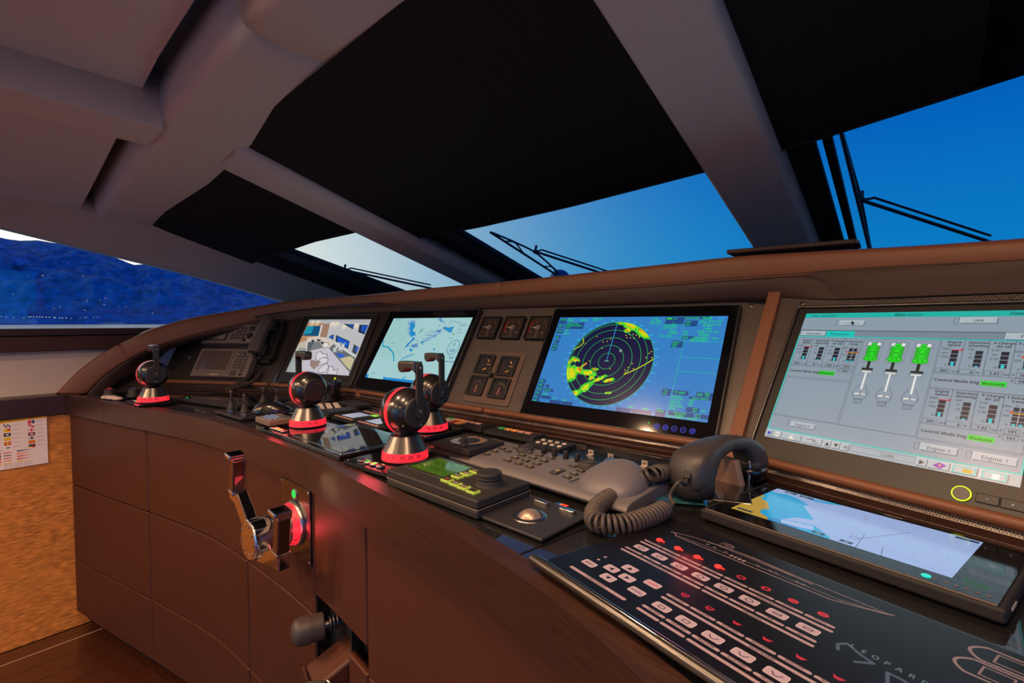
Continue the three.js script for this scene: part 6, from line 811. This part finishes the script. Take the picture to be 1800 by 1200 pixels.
{ // steering yoke on the console front
  const px = -1.150, n = Math.atan2(lipZ(px + 0.05) - lipZ(px - 0.05), 0.1), t = thing('steering_yoke', 'chrome steering yoke with two dark red wooden handles on the console front', 'steering control', [px, 0.826, lipZ(px) - 0.010], -n * 0.6);
  mesh('back_plate', ext(rr(0.155, 0.180, 0.006), 0.005, 0.001).translate(0, 0, 0), M.gloss, t);
  for (const [x, y] of [[-0.070, 0.082], [0.070, 0.082], [-0.070, -0.082], [0.070, -0.082]]) mesh('screw', lathe([[0, 0.0018], [0.0026, 0.0016], [0.0036, 0]], 12).rotateX(Math.PI / 2).translate(x, y, 0.006), M.steel, t);
  const b = mesh('push_button', new THREE.TorusGeometry(0.0115, 0.0018, 8, 28).translate(0.0, 0.064, 0.007), M.steel, t); mesh('button_light', lathe([[0, 0.003], [0.008, 0.0026], [0.0105, 0.001], [0.0105, -0.002]], 28).rotateX(Math.PI / 2).translate(0.0, 0.064, 0.007), M.green, b);
  mesh('base_ring', lathe([[0.0, 0.004], [0.0525, 0.004], [0.0535, 0.008], [0.0525, 0.014], [0.050, 0.015]], 56).rotateX(Math.PI / 2).translate(0, -0.006, 0), M.steel, t);
  mesh('light_ring', new THREE.CylinderGeometry(0.0455, 0.0505, 0.016, 64, 1, true).rotateX(Math.PI / 2).rotateZ(0.4).translate(0, -0.006, 0.0225), redBand, t);
  mesh('cone', lathe([[0.045, 0.0295], [0.0435, 0.031], [0.030, 0.052], [0.024, 0.055], [0.022, 0.062], [0.022, 0.085]], 48).rotateX(Math.PI / 2).translate(0, -0.006, 0), M.darkSteel, t);
  const y = new THREE.Group(); y.name = 'yoke'; y.position.set(0, -0.014, 0.098); y.rotation.z = R(-7); t.add(y);
  mesh('hub', lathe([[0, -0.034], [0.040, -0.034], [0.0455, -0.030], [0.0455, -0.016], [0.0465, -0.015], [0.0465, 0.012], [0.0450, 0.0155], [0.041, 0.0158], [0.040, 0.0148], [0, 0.0148]], 56).rotateX(Math.PI / 2), M.chrome, y);
  for (let k = 0; k < 9; k++) mesh('hub_screw', cylZ(0.0022, 0.0026, 0.002, Math.cos(k * 0.698) * 0.034, Math.sin(k * 0.698) * 0.034, 0.0155, 12), M.darkSteel, y);
  for (const s of [-1, 1]) {
    mesh('arm', ext(poly(s < 0 ? [[-0.032, 0.030], [-0.044, -0.004], [-0.112, 0.042], [-0.146, 0.042], [-0.146, 0.060], [-0.112, 0.072], [-0.096, 0.072]].reverse() : [[0.030, -0.034], [0.044, -0.004], [0.084, 0.016], [0.096, 0.026], [0.142, 0.026], [0.142, -0.004], [0.10, -0.014]]), 0.020, 0.002).translate(0, s < 0 ? 0.0 : -0.006, -0.016), M.chrome, y);
    const hx = s * 0.128, hy = s < 0 ? 0.060 : 0.018;
    mesh('wooden_grip', rbox(0.026, 0.084, 0.026, 0.004, hx, hy + 0.046, -0.004, 3), M.burl, y); mesh('end_cap', join([rbox(0.034, 0.012, 0.038, 0.004, hx, hy + 0.096, 0.001, 3), rbox(0.029, 0.010, 0.029, 0.002, hx, hy + 0.087, -0.004), rbox(0.029, 0.008, 0.029, 0.002, hx, hy + 0.004, -0.004)]), M.chrome, y);
  }
  const L = new THREE.PointLight(lin(1, 0.06, 0.07), 0.012); L.position.set(0.058, -0.01, 0.03); L.shadow.radius = 1; t.add(L);
}
{ // below, in the recess of the front: black knob and a brown leather lever box with shackle and cable
  const t = thing('recess_knob', 'large black knob sticking out of the recess in the console front', 'knob', [-0.995, 0.628, -0.585], R(-22));
  mesh('stem', join([cylZ(0.009, 0.009, 0.05, 0, 0, 0.010), ...[0, 0.008, 0.016].map((z) => new THREE.TorusGeometry(0.013, 0.003, 8, 24).translate(0, 0, 0.008 + z))]), M.darkSteel, t); mesh('grip', lathe([[0, 0.105], [0.016, 0.103], [0.026, 0.096], [0.029, 0.086], [0.030, 0.066], [0.0275, 0.064], [0.0275, 0.040], [0.025, 0.036], [0.012, 0.035], [0, 0.035]], 36).rotateX(Math.PI / 2), std({ color: lin(0.05, 0.04, 0.036), roughness: 0.5 }), t);
  const b = thing('leather_pedal', 'brown leather covered pedal block below the black knob', 'pedal', [-0.955, 0.545, -0.555], R(-15)); b.rotation.x = R(24);
  mesh('block', rbox(0.085, 0.075, 0.10, 0.008, 0, 0, 0, 3), M.leather, b); mesh('edge_trim', tube([[-0.044, 0.040, 0.052], [-0.046, 0.0, 0.058], [-0.044, -0.04, 0.060]], 0.004, 16, 8), M.hide, b);
  const s = thing('shackle', 'bright metal shackle with black cable hanging on the leather block', 'shackle', [-0.912, 0.560, -0.505]); mesh('bow', new THREE.TorusGeometry(0.013, 0.0035, 10, 28, 4.9).rotateZ(-0.9), M.steel, s); mesh('pin', join([cylX(0.003, 0.003, 0.034, 0, -0.014, 0), cylX(0.006, 0.006, 0.005, 0.017, -0.014, 0)]), M.steel, s); mesh('cable', tube([[-0.002, 0.012, 0.004], [-0.030, 0.010, 0.030], [-0.062, -0.030, 0.042], [-0.075, -0.09, 0.036]], 0.0035, 30, 8), M.soft, s);
}
{ // signal flag chart on the port wall
  const t = thing('signal_poster', 'white poster of coloured signal flags under a yellow band, on the wooden wall', 'poster', [-2.757, 0.8285, -0.1]); t.rotation.y = Math.PI / 2;
  const W = 0.44, H = 0.206, tex = canvas(1408, 660, (g) => {
    g.fillStyle = '#efe6e4'; g.fillRect(0, 0, 1408, 660); g.fillStyle = '#f0b41a'; g.beginPath(); g.moveTo(0, 0); g.lineTo(1408, 0); g.lineTo(1408, 62); g.quadraticCurveTo(1000, 64, 704, 110); g.quadraticCurveTo(400, 64, 0, 62); g.fill(); text(g, 'International Code  Signal  Flags', 1060, 42, 30, '#7a5a10', 'serif', 'center', 'italic');
    const c = { r: '#d23232', k: '#2a2a3a', y: '#eec32a', w: '#f6f2f0', o: '#e8742a', b: '#3a4a7a' }, f = (x, y, list) => list.forEach(([k, a, b, w, h]) => { g.fillStyle = c[k]; g.fillRect(x + a * 62, y + b * 42, w * 62, h * 42); });
    const col = (x, y0, dy, set) => set.forEach((s, i) => { f(x, y0 + i * dy, s); g.fillStyle = 'rgba(120,100,110,.5)'; g.fillRect(x + 74, y0 + i * dy + 10, 60, 3); g.fillRect(x + 74, y0 + i * dy + 20, 74, 3); });
    const A = [[['r', 0, 0, 0.5, 1], ['b', 0.6, 0, 0.4, 1]], [['r', 0, 0, 0.5, 0.5], ['r', 0.5, 0.5, 0.5, 0.5]], [['r', 0.4, 0, 0.2, 1], ['r', 0, 0.4, 1, 0.2]], [['k', 0, 0, 1, 1], ['r', 0.15, 0.2, 0.7, 0.6], ['w', 0.3, 0.3, 0.4, 0.4]], [['k', 0.4, 0, 0.2, 1], ['k', 0, 0.4, 1, 0.2]], [['o', 0, 0, 1, 1]], [['k', 0, 0, 1, 0.6], ['y', 0, 0.6, 0.5, 0.4], ['r', 0.5, 0.6, 0.5, 0.4]]], B = [[['k', 0, 0, 0.25, 0.5], ['k', 0.5, 0, 0.25, 0.5], ['k', 0.25, 0.5, 0.25, 0.5], ['k', 0.75, 0.5, 0.25, 0.5]], [['y', 0, 0, 1, 1], ['r', 0.5, 0, 0.5, 0.6]], [['k', 0, 0, 1, 1], ['w', 0.3, 0.3, 0.4, 0.4]], [['y', 0, 0, 1, 1]], [['r', 0, 0, 1, 1], ['y', 0.4, 0, 0.2, 1], ['y', 0, 0.4, 1, 0.2]], [['k', 0.3, 0.3, 0.5, 0.3]]], D = [[['w', 0, 0, 0.5, 1], ['r', 0.5, 0, 0.5, 1]], [['y', 0, 0, 1, 1], ['k', 0.35, 0.3, 0.3, 0.4]], [['k', 0, 0, 1, 0.25], ['k', 0, 0.6, 1, 0.25]], [['y', 0, 0, 0.5, 1], ['k', 0.5, 0, 0.5, 1]], [['y', 0, 0, 1, 1], ['k', 0.5, 0, 0.5, 0.5], ['k', 0, 0.5, 0.5, 0.5]], [['k', 0, 0, 0.3, 0.3], ['k', 0.7, 0, 0.3, 0.3], ['k', 0.35, 0.35, 0.3, 0.3], ['k', 0, 0.7, 0.3, 0.3], ['k', 0.7, 0.7, 0.3, 0.3]]], E = [[['k', 0.4, 0, 0.6, 1]], [['r', 0, 0, 1, 1]], [['r', 0, 0, 1, 0.2], ['r', 0, 0.4, 1, 0.2], ['r', 0, 0.8, 1, 0.2]], [['y', 0, 0, 1, 0.5], ['k', 0, 0.5, 1, 0.5]], [['r', 0, 0, 1, 1], ['k', 0, 0, 1, 0.3]], [['r', 0.2, 0.2, 0.6, 0.6]], [['y', 0, 0, 1, 1], ['k', 0.3, 0, 0.1, 1], ['k', 0.6, 0, 0.1, 1]]];
    col(1230, 74, 52, A); col(1010, 92, 56, B); col(700, 108, 56, D); col(470, 128, 54, E); col(240, 108, 56, D); col(40, 92, 54, A); text(g, 'FANTASTICA', 900, 420, 30, '#5a5a66', 'serif', 'center');
    for (let k = 0; k < 5; k++) { g.fillStyle = [c.k, c.o, c.r, c.r, c.y][k]; g.beginPath(); g.moveTo(1120, 440 + k * 34); g.lineTo(1270, 446 + k * 34); g.lineTo(1120, 456 + k * 34); g.fill(); g.fillStyle = [c.r, c.k, c.r, c.o, c.y][k]; g.fillRect(930, 444 + k * 34, 48, 24); g.fillRect(1000, 448 + k * 34, 70, 10); g.fillStyle = c.r; g.fillRect(500 + k * 40, 570, 24, 18); g.fillRect(500 + k * 40, 606, 24, 18); g.fillStyle = c.k; g.fillRect(720, 446 + k * 34, 44, 22); }
    for (let k = 0; k < 30; k++) { g.fillStyle = 'rgba(120,100,110,.4)'; g.fillRect(1000 + (k % 3) * 90, 600 + Math.floor(k / 3) * 5, 80, 2); }
  });
  mesh('sheet', rbox(W, H, 0.0012, 0.0004), M.white, t); mesh('print', plane(W, H, 0, 0, 0.0009), printMat(tex, 0.55), t); t.position.z = -0.311 + W / 2;
}
// ---------------------------------------------------------------- outside the windscreen
function wiper(label, y0, tip, mid, foot, armA, armB) {
  const p = (a) => V(...a), t = thing('wiper', label, 'wiper'), T0 = p(tip), F = p(foot), Mm = p(mid), dir = F.clone().sub(T0);
  const side = V(1, 0, 0).cross(dir).normalize(); if (side.y < 0) side.negate();
  const along = (q, h = 0) => T0.clone().addScaledVector(dir, q).addScaledVector(side, h);
  mesh('blade', tube([along(0), along(0.5), along(1)], 0.006, 30, 6), M.domeWiper, t);
  mesh('frame', join([tube([along(0.02, 0.004), along(0.25, 0.028), along(0.5, 0.045), along(0.75, 0.028), along(0.98, 0.004)], 0.005, 40, 6), tube([along(0.16, 0.004), along(0.26, 0.026), along(0.36, 0.004)], 0.004, 12, 6), tube([along(0.64, 0.004), along(0.74, 0.026), along(0.84, 0.004)], 0.004, 12, 6)]), M.domeWiper, t);
  const h = along(0.5, 0.05); mesh('hinge', join([rod(h.toArray(), along(0.5, 0.085).toArray(), 0.007), new THREE.SphereGeometry(0.013, 12, 8).translate(h.x, h.y, h.z)]), M.domeWiper, t);
  const E1 = p(armB), off = V(0, 0.022, 0.012); mesh('arm', join([rod(h.toArray(), E1.toArray(), 0.0065), rod(h.clone().lerp(E1, 0.1).add(off).toArray(), E1.clone().add(off).toArray(), 0.0045), rod(h.toArray(), h.clone().lerp(E1, 0.1).add(off).toArray(), 0.0045)]), M.domeWiper, t);
}
M.domeWiper = std({ color: lin(0.012, 0.02, 0.04), roughness: 0.5 });
wiper('thin dark wiper lying across the small port pane outside', 0, [-2.8205, 1.6727, -1.4027], [-2.7885, 1.5946, -1.6748], [-2.8231, 1.5013, -1.9999], 0, [-2.4063, 1.5175, -2.0826]);
wiper('dark wiper lying across the low corner of the middle pane', 0, [-1.6368, 1.7417, -1.7893], [-1.5833, 1.6593, -2.0764], [-1.6453, 1.5389, -2.4960], 0, [-1.3471, 1.5558, -2.5066]);
wiper('dark wiper standing almost upright outside the starboard pane', 0, [-0.1936, 1.8428, -1.6461], [-0.1766, 1.7432, -1.9932], [-0.1778, 1.5415, -2.6959], 0, [0.1810, 1.6024, -2.5883]);
{
  const t = thing('outside_lamp', 'blue domed lamp housing outside, just showing above the hood', 'lamp housing', [-1.6593, 1.5517, -2.42]);
  mesh('dome', new THREE.SphereGeometry(0.062, 28, 14, 0, 6.3, 0, 1.57), M.domeBlue, t); mesh('base', cyl(0.066, 0.07, 0.10, 0, -0.05, 0), M.domeBlue, t);
}
renderer.render(scene, camera);
